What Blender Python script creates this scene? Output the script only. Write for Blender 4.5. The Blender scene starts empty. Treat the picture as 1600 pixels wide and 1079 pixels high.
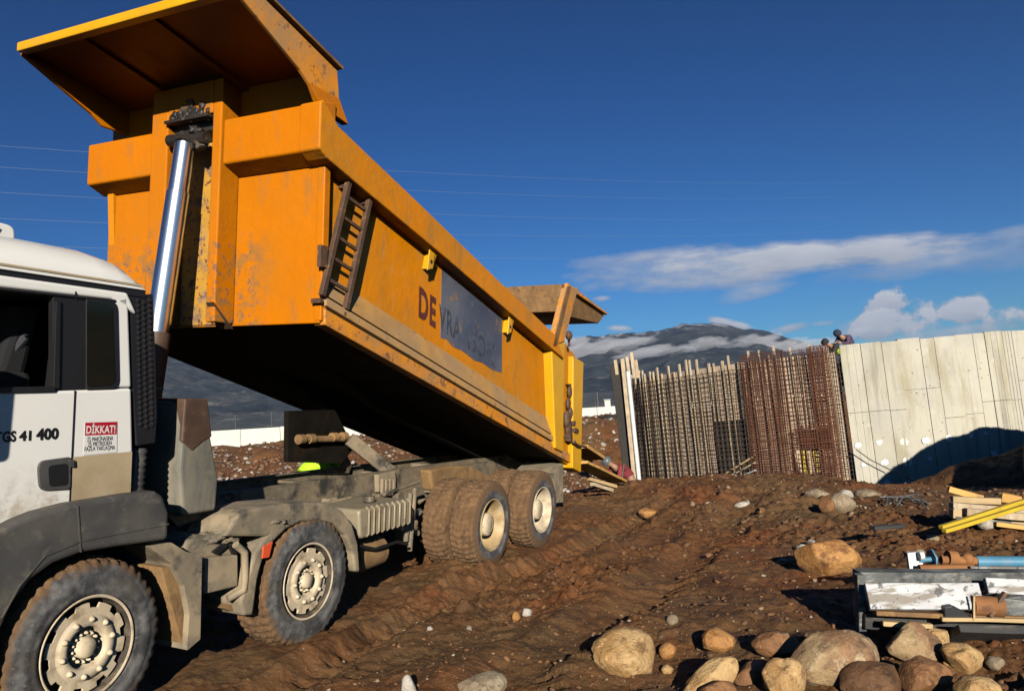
import bpy, bmesh, math, random
import numpy as np
from mathutils import Vector, Matrix
random.seed(7)
SC = bpy.context.scene
COL = SC.collection

# ------------------------------------------------------------------ camera, sky, sun, exposure
F, CX, CY = 1240.0, 800.0, 539.5            # lens in photograph pixels (1600 x 1079)
CAM_H = 1.52
def nrm(v):
    v = np.array(v, float); return v / np.linalg.norm(v)
ZW = nrm((-.085, -.99, .11))                # true vertical seen by the rolled, slightly raised camera
YW = nrm(np.array((0, 0, 1.)) - ZW * ZW[2])
XW = np.cross(YW, ZW)
def c2w(v):                                  # camera vector -> world vector
    v = np.asarray(v, float)
    return np.array((v.dot(XW), v.dot(YW), v.dot(ZW)))
cam_d = bpy.data.cameras.new('camera'); cam = bpy.data.objects.new('camera', cam_d); COL.objects.link(cam)
cam_d.sensor_width = 36; cam_d.sensor_fit = 'HORIZONTAL'; cam_d.lens = F / 1600 * 36
cam_d.clip_start = .05; cam_d.clip_end = 40000
r_, u_, b_ = c2w((1, 0, 0)), c2w((0, -1, 0)), c2w((0, 0, -1))
cam.matrix_world = Matrix(((r_[0], u_[0], b_[0], 0), (r_[1], u_[1], b_[1], 0), (r_[2], u_[2], b_[2], CAM_H), (0, 0, 0, 1)))
SC.camera = cam

SUN_EL = math.radians(15.8); SX, SY = .072, -.9974           # low winter sun standing behind the camera, a little to its right
sdir = Vector((SX, SY, 0)).normalized() * math.cos(SUN_EL); sdir.z = math.sin(SUN_EL)
sun_d = bpy.data.lights.new('sun', 'SUN'); sun_d.energy = 5.0; sun_d.angle = math.radians(.5); sun_d.color = (1, .93, .82)
sun = bpy.data.objects.new('sun', sun_d); COL.objects.link(sun)
sun.rotation_euler = sdir.to_track_quat('Z', 'Y').to_euler(); sun.location = (0, 0, 50)

SC.view_settings.view_transform = 'Standard'; SC.view_settings.look = 'None'
SC.view_settings.exposure = 0.6; SC.view_settings.gamma = 1
SC.cycles.max_bounces = 6; SC.cycles.volume_bounces = 1; SC.cycles.diffuse_bounces = 0; SC.cycles.transparent_max_bounces = 12
SC.cycles.volume_max_steps = 64

world = bpy.data.worlds.new('World'); SC.world = world; world.use_nodes = True
wn, wl = world.node_tree.nodes, world.node_tree.links
wn.clear()
def WN(t, **k):
    n = wn.new(t)
    for a, v in k.items(): setattr(n, a, v)
    return n
def wm(op, a, b=None, c=None, clamp=False):
    n = WN('ShaderNodeMath', operation=op, use_clamp=clamp)
    for i, v in enumerate((a, b, c)):
        if v is None: continue
        if isinstance(v, (int, float)): n.inputs[i].default_value = v
        else: wl.new(v, n.inputs[i])
    return n.outputs[0]
sky = WN('ShaderNodeTexSky', sky_type='NISHITA', sun_disc=False, sun_elevation=SUN_EL,
         sun_rotation=math.atan2(SX, SY), air_density=1.0, dust_density=.25, ozone_density=4.0, altitude=500)
tc = WN('ShaderNodeTexCoord'); sep = WN('ShaderNodeSeparateXYZ'); wl.new(tc.outputs['Generated'], sep.inputs[0])
ysafe = wm('MAXIMUM', sep.outputs['Y'], .05)
su = wm('DIVIDE', sep.outputs['X'], ysafe); sv = wm('DIVIDE', sep.outputs['Z'], ysafe)
front = wm('GREATER_THAN', sep.outputs['Y'], .05)
def px2uv(x, y):
    v = c2w(((x - CX) / F, (y - CY) / F, 1)); return v[0] / v[1], v[2] / v[1]
def wnoise(sx, sy, scale, detail, seed, rough=.6):
    cmb = WN('ShaderNodeCombineXYZ'); wl.new(wm('MULTIPLY', su, sx), cmb.inputs[0]); wl.new(wm('MULTIPLY', sv, sy), cmb.inputs[1])
    cmb.inputs[2].default_value = seed
    n = WN('ShaderNodeTexNoise'); n.inputs['Scale'].default_value = scale; n.inputs['Detail'].default_value = detail
    n.inputs['Roughness'].default_value = rough
    wl.new(cmb.outputs[0], n.inputs['Vector']); return n.outputs['Fac']
nz_flat = wnoise(1, 3.4, 9, 10, 1.3, .64)
nz_puff = wnoise(1, 1.2, 24, 10, 4.1, .62)
nz_shade = wnoise(1, 2.2, 14, 5, 8.2)
def ell(x, y, ax, ay, nz, k, hard, rot=0.0):
    """one cloud patch centred on a direction; ax, ay half sizes in photograph pixels"""
    u0, v0 = px2uv(x, y); du = wm('SUBTRACT', su, u0); dv = wm('SUBTRACT', sv, v0)
    c, s = math.cos(rot), math.sin(rot)
    p = wm('MULTIPLY', wm('ADD', wm('MULTIPLY', du, c), wm('MULTIPLY', dv, s)), F / ax)
    q = wm('MULTIPLY', wm('SUBTRACT', wm('MULTIPLY', dv, c), wm('MULTIPLY', du, s)), F / ay)
    r = wm('ADD', wm('MULTIPLY', p, p), wm('MULTIPLY', q, q))
    m = wm('ADD', wm('SUBTRACT', 1.0, r), wm('MULTIPLY', wm('SUBTRACT', nz, .5), k))
    return wm('MULTIPLY', m, hard, clamp=True), q
CL = [(1240, 402, 370, 32, nz_flat, 2.6, 1.25, .0), (1110, 418, 190, 40, nz_flat, 2.6, 1.1, -.03), (1480, 400, 240, 34, nz_flat, 3.4, .5, .02),
      (985, 404, 110, 17, nz_flat, 2.4, .9, 0.03), (1590, 362, 90, 14, nz_flat, 3.0, .5, .1), (1180, 455, 70, 16, nz_flat, 3.0, .6, .15),
      (1388, 479, 44, 32, nz_puff, 5.0, 2.0, 0), (1366, 506, 50, 26, nz_puff, 5.0, 1.6, 0), (1424, 500, 50, 28, nz_puff, 5.0, 1.4, 0), (1440, 514, 70, 18, nz_puff, 5.0, 0.7, 0),
      (1512, 484, 52, 24, nz_puff, 5.0, 1.4, 0), (1570, 498, 50, 22, nz_puff, 5.0, 1.3, 0), (1500, 518, 130, 14, nz_puff, 2.4, .9, .03), (1340, 520, 40, 12, nz_puff, 2.4, .8, .1),
      (1140, 505, 40, 9, nz_puff, 2.2, 1.4, -.3), (1235, 512, 38, 8, nz_puff, 2.2, .8, .15), (1285, 505, 26, 5, nz_puff, 2.4, .6, 0),
      (968, 513, 24, 6, nz_puff, 2.2, 1.0, -.1), (940, 466, 18, 5, nz_puff, 2.4, .8, 0), (925, 448, 20, 8, nz_puff, 2.6, .3, .2)]
cov = None; top = None
for c in CL:
    m, q = ell(*c)
    t = wm('MULTIPLY', m, wm('MULTIPLY_ADD', q, .38, .5, clamp=True))
    cov = m if cov is None else wm('MAXIMUM', cov, m)
    top = t if top is None else wm('MAXIMUM', top, t)
shade = wm('ADD', wm('MULTIPLY', top, .75), wm('MULTIPLY', nz_shade, .5), clamp=True)
ccol = WN('ShaderNodeMix', data_type='RGBA')
ccol.inputs['A'].default_value = (2.0, 2.5, 3.5, 1); ccol.inputs['B'].default_value = (7.8, 7.8, 8.1, 1)
wl.new(shade, ccol.inputs['Factor'])
ssep = WN('ShaderNodeSeparateColor'); wl.new(sky.outputs[0], ssep.inputs[0]); scmb = WN('ShaderNodeCombineColor')   # deeper, cleaner blue overhead
for ch, (h_, p_, k_) in enumerate(((3.48, 1.86, 1.26), (5.28, 1.65, 3.6), (7.35, 1.59, 6.9))):
    wl.new(wm('MULTIPLY', wm('POWER', wm('DIVIDE', ssep.outputs[ch], h_), p_), k_), scmb.inputs[ch])
smix = WN('ShaderNodeMix', data_type='RGBA')
wl.new(wm('MULTIPLY', wm('MULTIPLY', cov, .93), front), smix.inputs['Factor']); wl.new(scmb.outputs[0], smix.inputs['A']); wl.new(ccol.outputs['Result'], smix.inputs['B'])
bg = WN('ShaderNodeBackground'); bg.inputs['Strength'].default_value = .06
wl.new(smix.outputs['Result'], bg.inputs['Color'])
wo = WN('ShaderNodeOutputWorld'); wl.new(bg.outputs[0], wo.inputs['Surface'])

# ------------------------------------------------------------------ picture <-> place
def ray(x, y): return np.array(((x - CX) / F, (y - CY) / F, 1.0))
def W(x, y, d):                              # photograph pixel at camera depth d -> world point
    p = c2w(ray(x, y) * d); p[2] += CAM_H; return p
TA = nrm((601, 88, F))                       # truck: towards its rear
TL = np.array((-2563, 45, F), float); TL -= TA * TL.dot(TA); TL = nrm(TL)   # towards its far side
TU = np.cross(TA, TL)
HUB = ray(140, 1012) * (5900.0 / (1401 - 140))
def TP(x, y, l=0.0):                         # pixel on the plane `l` metres inside the near tyre faces -> (a, u)
    r = ray(x, y); P = r * ((HUB.dot(TL) + l) / r.dot(TL)) - HUB
    return (float(P.dot(TA)), float(P.dot(TU)))
def TPA(x, y, a):                            # pixel on the crosswise plane a -> (l, u)
    r = ray(x, y); P = r * ((HUB.dot(TA) + a) / r.dot(TA)) - HUB
    return (float(P.dot(TL)), float(P.dot(TU)))
tA, tL, tU = c2w(TA), c2w(TL), c2w(TU)
tO = c2w(HUB); tO[2] += CAM_H
def T2W(a, l, u): return tO + tA * a + tL * l + tU * u

# ------------------------------------------------------------------ numpy noise
def _h(ix, iy, iz, seed):
    h = (ix.astype(np.int64) * 374761393 + iy.astype(np.int64) * 668265263 + iz.astype(np.int64) * 2147483647 + seed * 1274126177) & 0xffffffff
    h = ((h ^ (h >> 13)) * 1274126177) & 0xffffffff
    h = ((h ^ (h >> 16)) * 2246822519) & 0xffffffff
    return ((h ^ (h >> 13)) & 0xffff) / 65535.0
def vnoise(x, y, z=None, seed=0):
    x = np.asarray(x, float); y = np.asarray(y, float)
    x0, y0 = np.floor(x), np.floor(y); fx, fy = x - x0, y - y0
    fx = fx * fx * fx * (fx * (fx * 6 - 15) + 10); fy = fy * fy * fy * (fy * (fy * 6 - 15) + 10)
    if z is None:
        zi = np.zeros_like(x0)
        a = _h(x0, y0, zi, seed) * (1 - fx) + _h(x0 + 1, y0, zi, seed) * fx
        b = _h(x0, y0 + 1, zi, seed) * (1 - fx) + _h(x0 + 1, y0 + 1, zi, seed) * fx
        return a * (1 - fy) + b * fy
    z = np.asarray(z, float); z0 = np.floor(z); fz = z - z0; fz = fz * fz * (3 - 2 * fz)
    o = 0
    for k, wz in ((0, 1 - fz), (1, fz)):
        a = _h(x0, y0, z0 + k, seed) * (1 - fx) + _h(x0 + 1, y0, z0 + k, seed) * fx
        b = _h(x0, y0 + 1, z0 + k, seed) * (1 - fx) + _h(x0 + 1, y0 + 1, z0 + k, seed) * fx
        o = o + wz * (a * (1 - fy) + b * fy)
    return o
def fbm(x, y, z=None, seed=0, octv=5, gain=.5):
    o, amp, tot, fr = 0, 1, 0, 1
    for k in range(octv):
        o = o + amp * vnoise(np.asarray(x) * fr + 17.3 * k, np.asarray(y) * fr - 9.1 * k, None if z is None else np.asarray(z) * fr + 3.7 * k, seed + k)
        tot += amp; amp *= gain; fr *= 2.03
    return o / tot
def sstep(x, a, b):
    t = np.clip((np.asarray(x, float) - a) / (b - a), 0, 1); return t * t * (3 - 2 * t)

# ------------------------------------------------------------------ materials
def mat(name, base, rough=.6, metal=0.0, var=.18, vscale=3.0, layers=(), bump=None, attr=None, spec=.5, coat=0, emis=None):
    m = bpy.data.materials.new(name); m.use_nodes = True
    nt = m.node_tree; N, K = nt.nodes, nt.links
    P = N['Principled BSDF']; tcn = N.new('ShaderNodeTexCoord'); OB = tcn.outputs['Object']
    def math_(op, a, b=None, clamp=False):
        n = N.new('ShaderNodeMath'); n.operation = op; n.use_clamp = clamp
        for i, v in enumerate((a, b)):
            if v is None: continue
            if isinstance(v, (int, float)): n.inputs[i].default_value = v
            else: K.new(v, n.inputs[i])
        return n.outputs[0]
    def noise(scale, det=5, stretch=None, rough_=.6, off=0):
        mp = N.new('ShaderNodeMapping'); K.new(OB, mp.inputs[0])
        if stretch: mp.inputs['Scale'].default_value = stretch
        mp.inputs['Location'].default_value = (off, off * 1.7, off * .6)
        n = N.new('ShaderNodeTexNoise'); n.inputs['Scale'].default_value = scale; n.inputs['Detail'].default_value = det
        n.inputs['Roughness'].default_value = rough_; K.new(mp.outputs[0], n.inputs['Vector']); return n.outputs['Fac']
    def rng(v, lo, hi, a=0., b=1.):
        n = N.new('ShaderNodeMapRange'); n.clamp = True
        n.inputs[1].default_value = lo; n.inputs[2].default_value = hi; n.inputs[3].default_value = a; n.inputs[4].default_value = b
        K.new(v, n.inputs[0]); return n.outputs[0]
    def mix(f, a, b, mode='MIX'):
        n = N.new('ShaderNodeMix'); n.data_type = 'RGBA'; n.blend_type = mode
        for s, v in (('Factor', f), ('A', a), ('B', b)):
            if isinstance(v, tuple): n.inputs[s].default_value = (*v, 1)
            elif isinstance(v, (int, float)): n.inputs[s].default_value = v
            else: K.new(v, n.inputs[s])
        return n.outputs['Result']
    lo = tuple(c * (1 - var) for c in base); hi = tuple(min(1, c * (1 + var)) for c in base)
    col = mix(rng(noise(vscale, 6), .3, .7), lo, hi)
    if attr:
        an = N.new('ShaderNodeAttribute'); an.attribute_name = attr; col = mix(1.0, col, an.outputs['Color'], 'MULTIPLY')
    rg = None; mt = None
    for i, L in enumerate(layers):
        if L.get('vor'):
            mp = N.new('ShaderNodeMapping'); K.new(OB, mp.inputs[0]); mp.inputs['Scale'].default_value = L.get('stretch', (1, 1, 1))
            v = N.new('ShaderNodeTexVoronoi'); v.inputs['Scale'].default_value = L['s']; K.new(mp.outputs[0], v.inputs['Vector'])
            f = rng(v.outputs['Distance'], L['lo'], L['hi'], 1, 0)
            sp_ = N.new('ShaderNodeSeparateColor'); K.new(v.outputs['Color'], sp_.inputs[0])
            f = math_('MULTIPLY', f, math_('GREATER_THAN', sp_.outputs[0], L.get('pick', .5)))
        elif L.get('wave'):
            mp = N.new('ShaderNodeMapping'); K.new(OB, mp.inputs[0]); mp.inputs['Rotation'].default_value = L.get('rot', (0, 0, 0))
            v = N.new('ShaderNodeTexWave'); v.inputs['Scale'].default_value = L['s']; v.inputs['Distortion'].default_value = L.get('dist', 2)
            v.bands_direction = L.get('dir', 'X'); v.inputs['Detail'].default_value = 3; K.new(mp.outputs[0], v.inputs['Vector'])
            f = rng(v.outputs['Fac'], L['lo'], L['hi'])
        else:
            f = rng(noise(L['s'], L.get('det', 7), L.get('stretch'), L.get('nr', .62), 3.1 * (i + 1)), L['lo'], L['hi'])
        if 'rad' in L:
            sp = N.new('ShaderNodeSeparateXYZ'); K.new(OB, sp.inputs[0])
            rr_ = math_('SQRT', math_('ADD', math_('MULTIPLY', sp.outputs['X'], sp.outputs['X']), math_('MULTIPLY', sp.outputs['Z'], sp.outputs['Z'])))
            w_ = math_('ADD', rr_, math_('MULTIPLY', math_('SUBTRACT', noise(L.get('ws', 7), 6, None, .65, 5 + i), .5), L.get('wob', .12)))
            f = math_('MULTIPLY', f, rng(w_, L['rad'][0], L['rad'][1]))
        for ax in 'xyz':
            if ax in L:
                sp = N.new('ShaderNodeSeparateXYZ'); K.new(OB, sp.inputs[0])
                w_ = math_('ADD', sp.outputs[ax.upper()], math_('MULTIPLY', math_('SUBTRACT', noise(L.get('ws', 5), 5, None, .65, 7 + i), .5), L.get('wob', .5)))
                f = math_('MULTIPLY', f, rng(w_, L[ax][0], L[ax][1]))
        f = math_('MULTIPLY', f, L.get('amt', 1.0), clamp=True)
        col = mix(f, col, L['c'])
        if 'r' in L:
            rg = rg if rg is not None else rough
            n = N.new('ShaderNodeMix'); n.data_type = 'FLOAT'; K.new(f, n.inputs[0])
            if isinstance(rg, (int, float)): n.inputs[2].default_value = rg
            else: K.new(rg, n.inputs[2])
            n.inputs[3].default_value = L['r']; rg = n.outputs[0]
        if metal:
            n = N.new('ShaderNodeMix'); n.data_type = 'FLOAT'; K.new(f, n.inputs[0])
            if mt is None: n.inputs[2].default_value = metal
            else: K.new(mt, n.inputs[2])
            n.inputs[3].default_value = 0; mt = n.outputs[0]
    K.new(col, P.inputs['Base Color'])
    if rg is None: P.inputs['Roughness'].default_value = rough
    else: K.new(rg, P.inputs['Roughness'])
    if mt is None: P.inputs['Metallic'].default_value = metal
    else: K.new(mt, P.inputs['Metallic'])
    P.inputs['Specular IOR Level'].default_value = spec
    if coat: P.inputs['Coat Weight'].default_value = coat
    if bump:
        prev = None
        for (s, st, dist) in bump:
            b = N.new('ShaderNodeBump'); b.inputs['Strength'].default_value = st; b.inputs['Distance'].default_value = dist
            K.new(noise(s, 8, None, .65, 1.1), b.inputs['Height'])
            if prev is not None: K.new(prev, b.inputs['Normal'])
            prev = b.outputs[0]
        K.new(prev, P.inputs['Normal'])
    return m

DUST = (.30, .225, .14); MUD = (.125, .066, .03); RUST = (.11, .045, .022)
M = {}
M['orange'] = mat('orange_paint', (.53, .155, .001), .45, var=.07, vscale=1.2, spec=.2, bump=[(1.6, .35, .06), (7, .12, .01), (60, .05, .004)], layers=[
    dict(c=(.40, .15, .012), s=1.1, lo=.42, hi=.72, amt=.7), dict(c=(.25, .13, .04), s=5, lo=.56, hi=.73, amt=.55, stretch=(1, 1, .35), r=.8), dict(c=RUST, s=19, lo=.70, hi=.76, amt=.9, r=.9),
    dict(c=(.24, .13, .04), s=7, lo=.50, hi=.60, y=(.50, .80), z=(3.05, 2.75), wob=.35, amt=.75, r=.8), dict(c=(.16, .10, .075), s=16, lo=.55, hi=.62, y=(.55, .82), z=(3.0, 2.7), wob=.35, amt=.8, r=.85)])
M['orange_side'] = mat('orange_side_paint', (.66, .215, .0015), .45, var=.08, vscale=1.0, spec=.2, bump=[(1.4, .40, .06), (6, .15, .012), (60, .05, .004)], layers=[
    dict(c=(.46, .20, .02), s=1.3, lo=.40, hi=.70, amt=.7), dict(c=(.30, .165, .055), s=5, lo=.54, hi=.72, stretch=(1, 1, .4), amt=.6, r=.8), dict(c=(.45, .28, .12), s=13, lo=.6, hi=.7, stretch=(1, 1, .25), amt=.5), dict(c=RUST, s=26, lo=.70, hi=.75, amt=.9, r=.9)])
M['orange_worn'] = mat('orange_worn_paint', (.70, .25, .012), .55, var=.15, vscale=2.5, bump=[(14, .2, .01)], layers=[
    dict(c=(.36, .21, .09), s=2.6, lo=.42, hi=.62, amt=.8, r=.85), dict(c=(.13, .075, .05), s=9, lo=.56, hi=.66, amt=.85, r=.9), dict(c=RUST, s=30, lo=.62, hi=.68, r=.9)])
M['orange_dusty'] = mat('orange_dusty_ledge', (.52, .27, .07), .75, var=.2, vscale=4, bump=[(20, .2, .01)], layers=[
    dict(c=(.37, .235, .12), s=1.5, lo=.38, hi=.6, amt=.85, r=.9), dict(c=(.17, .09, .045), s=12, lo=.60, hi=.7, amt=.8, r=.9)])
M['scraped'] = mat('scraped_slot_plate', (.48, .25, .03), .6, var=.2, vscale=3, layers=[
    dict(c=(.15, .10, .08), s=8, lo=.5, hi=.62, amt=.9, r=.8), dict(c=(.10, .035, .03), s=17, lo=.56, hi=.62), dict(c=(.27, .20, .15), s=5, lo=.55, hi=.7, amt=.7)])
M['yellow_post'] = mat('yellow_post_paint', (.66, .33, .005), .4, var=.08, layers=[dict(c=(.50, .26, .06), s=5, lo=.55, hi=.75, amt=.6), dict(c=RUST, s=24, lo=.68, hi=.74)])
M['rusty_gate'] = mat('rusty_brown_steel', (.19, .10, .035), .7, var=.3, vscale=7, bump=[(18, .3, .02)], layers=[dict(c=(.36, .19, .05), s=9, lo=.55, hi=.7, amt=.7), dict(c=(.07, .035, .02), s=14, lo=.6, hi=.7)])
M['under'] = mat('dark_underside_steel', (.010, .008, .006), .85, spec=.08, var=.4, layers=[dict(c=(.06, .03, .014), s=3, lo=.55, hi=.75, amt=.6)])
M['slate'] = mat('slate_grey_patch', (.065, .078, .12), .55, var=.2, vscale=1.5, layers=[dict(c=(.20, .19, .2), s=1.2, lo=.45, hi=.7, amt=.5), dict(c=(.33, .17, .03), s=5, lo=.60, hi=.66, amt=.7), dict(c=(.16, .17, .19), s=9, lo=.6, hi=.7, amt=.6)])
M['maroon'] = mat('maroon_lettering', (.11, .025, .012), .5, layers=[dict(c=(.45, .2, .02), s=22, lo=.64, hi=.7, amt=.8)])
M['greyletter'] = mat('faded_lettering', (.045, .05, .07), .5, layers=[dict(c=(.10, .11, .15), s=14, lo=.5, hi=.6, amt=.8)])
M['ladder'] = mat('brown_ladder_steel', (.085, .045, .025), .65, var=.3, vscale=8, layers=[dict(c=(.28, .14, .04), s=14, lo=.58, hi=.68, amt=.7)])
M['chrome'] = mat('chromed_cylinder', (.62, .66, .68), .27, 1.0, var=.04)
M['greasy'] = mat('greasy_black_steel', (.02, .015, .012), .5, var=.4, bump=[(25, .5, .02)], layers=[dict(c=(.10, .06, .03), s=9, lo=.55, hi=.65, amt=.8, r=.8)])
M['white'] = mat('white_cab_paint', (.80, .775, .72), .35, var=.03, vscale=1.5, coat=.25, layers=[
    dict(c=(.52, .44, .31), s=2.5, lo=.36, hi=.64, z=(1.10, .80), wob=.3, amt=.9, r=.75), dict(c=(.40, .33, .23), s=16, lo=.46, hi=.62, z=(1.12, .78), wob=.35, amt=.85, r=.8), dict(c=(.66, .62, .53), s=4, lo=.6, hi=.85, amt=.2)])
M['sand'] = mat('sandy_dust_panel', (.42, .32, .19), .7, var=.14, vscale=5, layers=[dict(c=(.30, .215, .12), s=3, lo=.3, hi=.55, z=(1.03, .93), wob=.08, amt=.6), dict(c=(.53, .44, .3), s=3, lo=.5, hi=.7, amt=.6)])
M['black'] = mat('black_rubber_trim', (.012, .012, .013), .45, var=.2)
M['plastic'] = mat('grey_black_plastic', (.062, .06, .057), .55, var=.25, vscale=4, bump=[(40, .12, .004)], layers=[
    dict(c=(.17, .145, .105), s=3, lo=.42, hi=.68, z=(.95, .45), wob=.3, amt=.85, r=.85), dict(c=(.24, .2, .14), s=10, lo=.55, hi=.75, amt=.5, r=.85), dict(c=(.3, .27, .2), s=60, lo=.68, hi=.72, amt=.6)])
M['mudgrey'] = mat('dried_mud_grey_plastic', (.19, .155, .105), .8, var=.2, vscale=5, bump=[(22, .25, .01)], layers=[
    dict(c=(.36, .275, .17), s=3.2, lo=.42, hi=.62, amt=.9), dict(c=(.06, .055, .047), s=4, lo=.52, hi=.64, amt=.85), dict(c=(.33, .27, .18), s=18, lo=.6, hi=.68, amt=.7)])
M['mudbrown'] = mat('dried_brown_mud', (.26, .15, .06), .9, var=.25, vscale=6, bump=[(25, .5, .015)], layers=[dict(c=(.14, .08, .035), s=5, lo=.5, hi=.65, amt=.8)])
M['tank'] = mat('streaked_grey_tank', (.16, .15, .12), .55, var=.2, vscale=4, layers=[
    dict(c=(.33, .27, .18), s=3, lo=.42, hi=.75, stretch=(2.2, 2.2, .6), amt=.65, r=.8), dict(c=(.05, .05, .045), s=3, lo=.5, hi=.75, stretch=(3, 3, .5), amt=.7), dict(c=(.25, .2, .13), s=14, lo=.52, hi=.68, amt=.5)])
M['tankbrown'] = mat('dark_brown_steel', (.075, .042, .026), .6, var=.3, vscale=5, layers=[dict(c=(.15, .09, .05), s=8, lo=.55, hi=.7, amt=.6)])
M['chassis'] = mat('muddy_chassis_steel', (.15, .12, .08), .7, var=.3, vscale=4, bump=[(20, .3, .01)], layers=[
    dict(c=(.25, .19, .115), s=4, lo=.45, hi=.62, amt=.85), dict(c=(.02, .02, .018), s=3.2, lo=.52, hi=.64, amt=.9), dict(c=(.32, .25, .16), s=22, lo=.6, hi=.66, amt=.7)])
M['fuel'] = mat('dusty_alloy_tank', (.33, .28, .19), .55, .3, var=.2, layers=[dict(c=(.25, .19, .11), s=4, lo=.4, hi=.65, amt=.9, r=.8), dict(c=(.07, .055, .035), s=7, lo=.55, hi=.68, amt=.8, r=.8)])
M['tyre'] = mat('muddy_tyre_side', (.045, .045, .047), .75, var=.3, vscale=9, bump=[(40, .3, .008)], layers=[
    dict(c=(.20, .19, .175), s=9, lo=.42, hi=.66, amt=.8), dict(c=(.085, .07, .05), s=5, lo=.5, hi=.65, amt=.8), dict(c=(.27, .26, .24), s=26, lo=.6, hi=.7, amt=.6), dict(c=(.13, .072, .033), s=5, lo=.30, hi=.42, rad=(.450, .495), wob=.13, amt=.95, r=.95)])
M['tyre_rear'] = mat('mud_smeared_tyre_side', (.06, .06, .064), .75, var=.3, vscale=9, bump=[(40, .3, .008)], layers=[
    dict(c=(.22, .215, .21), s=9, lo=.45, hi=.66, amt=.8), dict(c=(.085, .07, .05), s=4, lo=.55, hi=.65, amt=.7), dict(c=(.13, .072, .033), s=5, lo=.28, hi=.40, rad=(.375, .415), wob=.15, amt=.97, r=.95)])
M['rimdark'] = mat('shaded_muddy_rim_well', (.045, .035, .025), .8, var=.3, layers=[dict(c=(.20, .15, .09), s=6, lo=.52, hi=.66, amt=.8)])  # dried mud, with the well's shadow painted in as a dark base
M['tread'] = mat('mud_caked_tread', (.15, .082, .036), .9, var=.35, vscale=9, bump=[(38, .7, .02), (110, .4, .006)], layers=[dict(c=(.075, .04, .02), s=7, lo=.52, hi=.66, amt=.9), dict(c=(.23, .15, .075), s=16, lo=.58, hi=.7, amt=.7)])
M['rim'] = mat('dusty_cream_rim', (.58, .47, .315), .65, var=.14, vscale=8, bump=[(40, .2, .004)], layers=[dict(c=(.24, .17, .10), s=7, lo=.5, hi=.66, amt=.8), dict(c=(.5, .45, .36), s=12, lo=.55, hi=.7, amt=.7)])
M['rimtan'] = mat('tan_muddy_rim', (.43, .30, .14), .7, var=.15, vscale=7, layers=[dict(c=(.24, .15, .065), s=6, lo=.48, hi=.66, amt=.8), dict(c=(.52, .45, .31), s=5, lo=.52, hi=.68, amt=.7)])
M['steel'] = mat('bare_steel', (.4, .38, .34), .45, .6, var=.2, layers=[dict(c=(.2, .15, .1), s=9, lo=.5, hi=.7, amt=.8, r=.8)])
M['glass'] = mat('dark_cab_glass', (.004, .007, .006), .06, var=.1, spec=.5)
M['seat'] = mat('dark_seat_cloth', (.007, .007, .008), .9)
M['greycloth'] = mat('grey_cloth', (.035, .035, .04), .9)
M['red'] = mat('red_print', (.42, .006, .02), .4, var=.05)
M['stickerwhite'] = mat('white_sticker', (.74, .72, .68), .4, var=.03)
M['ink'] = mat('black_print', (.012, .012, .013), .4)
M['amber'] = mat('orange_reflector', (.65, .09, .03), .35)
M['hivis'] = mat('yellow_green_hivis_cloth', (.45, .72, .02), .8, var=.1)
M['concrete'] = None

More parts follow.
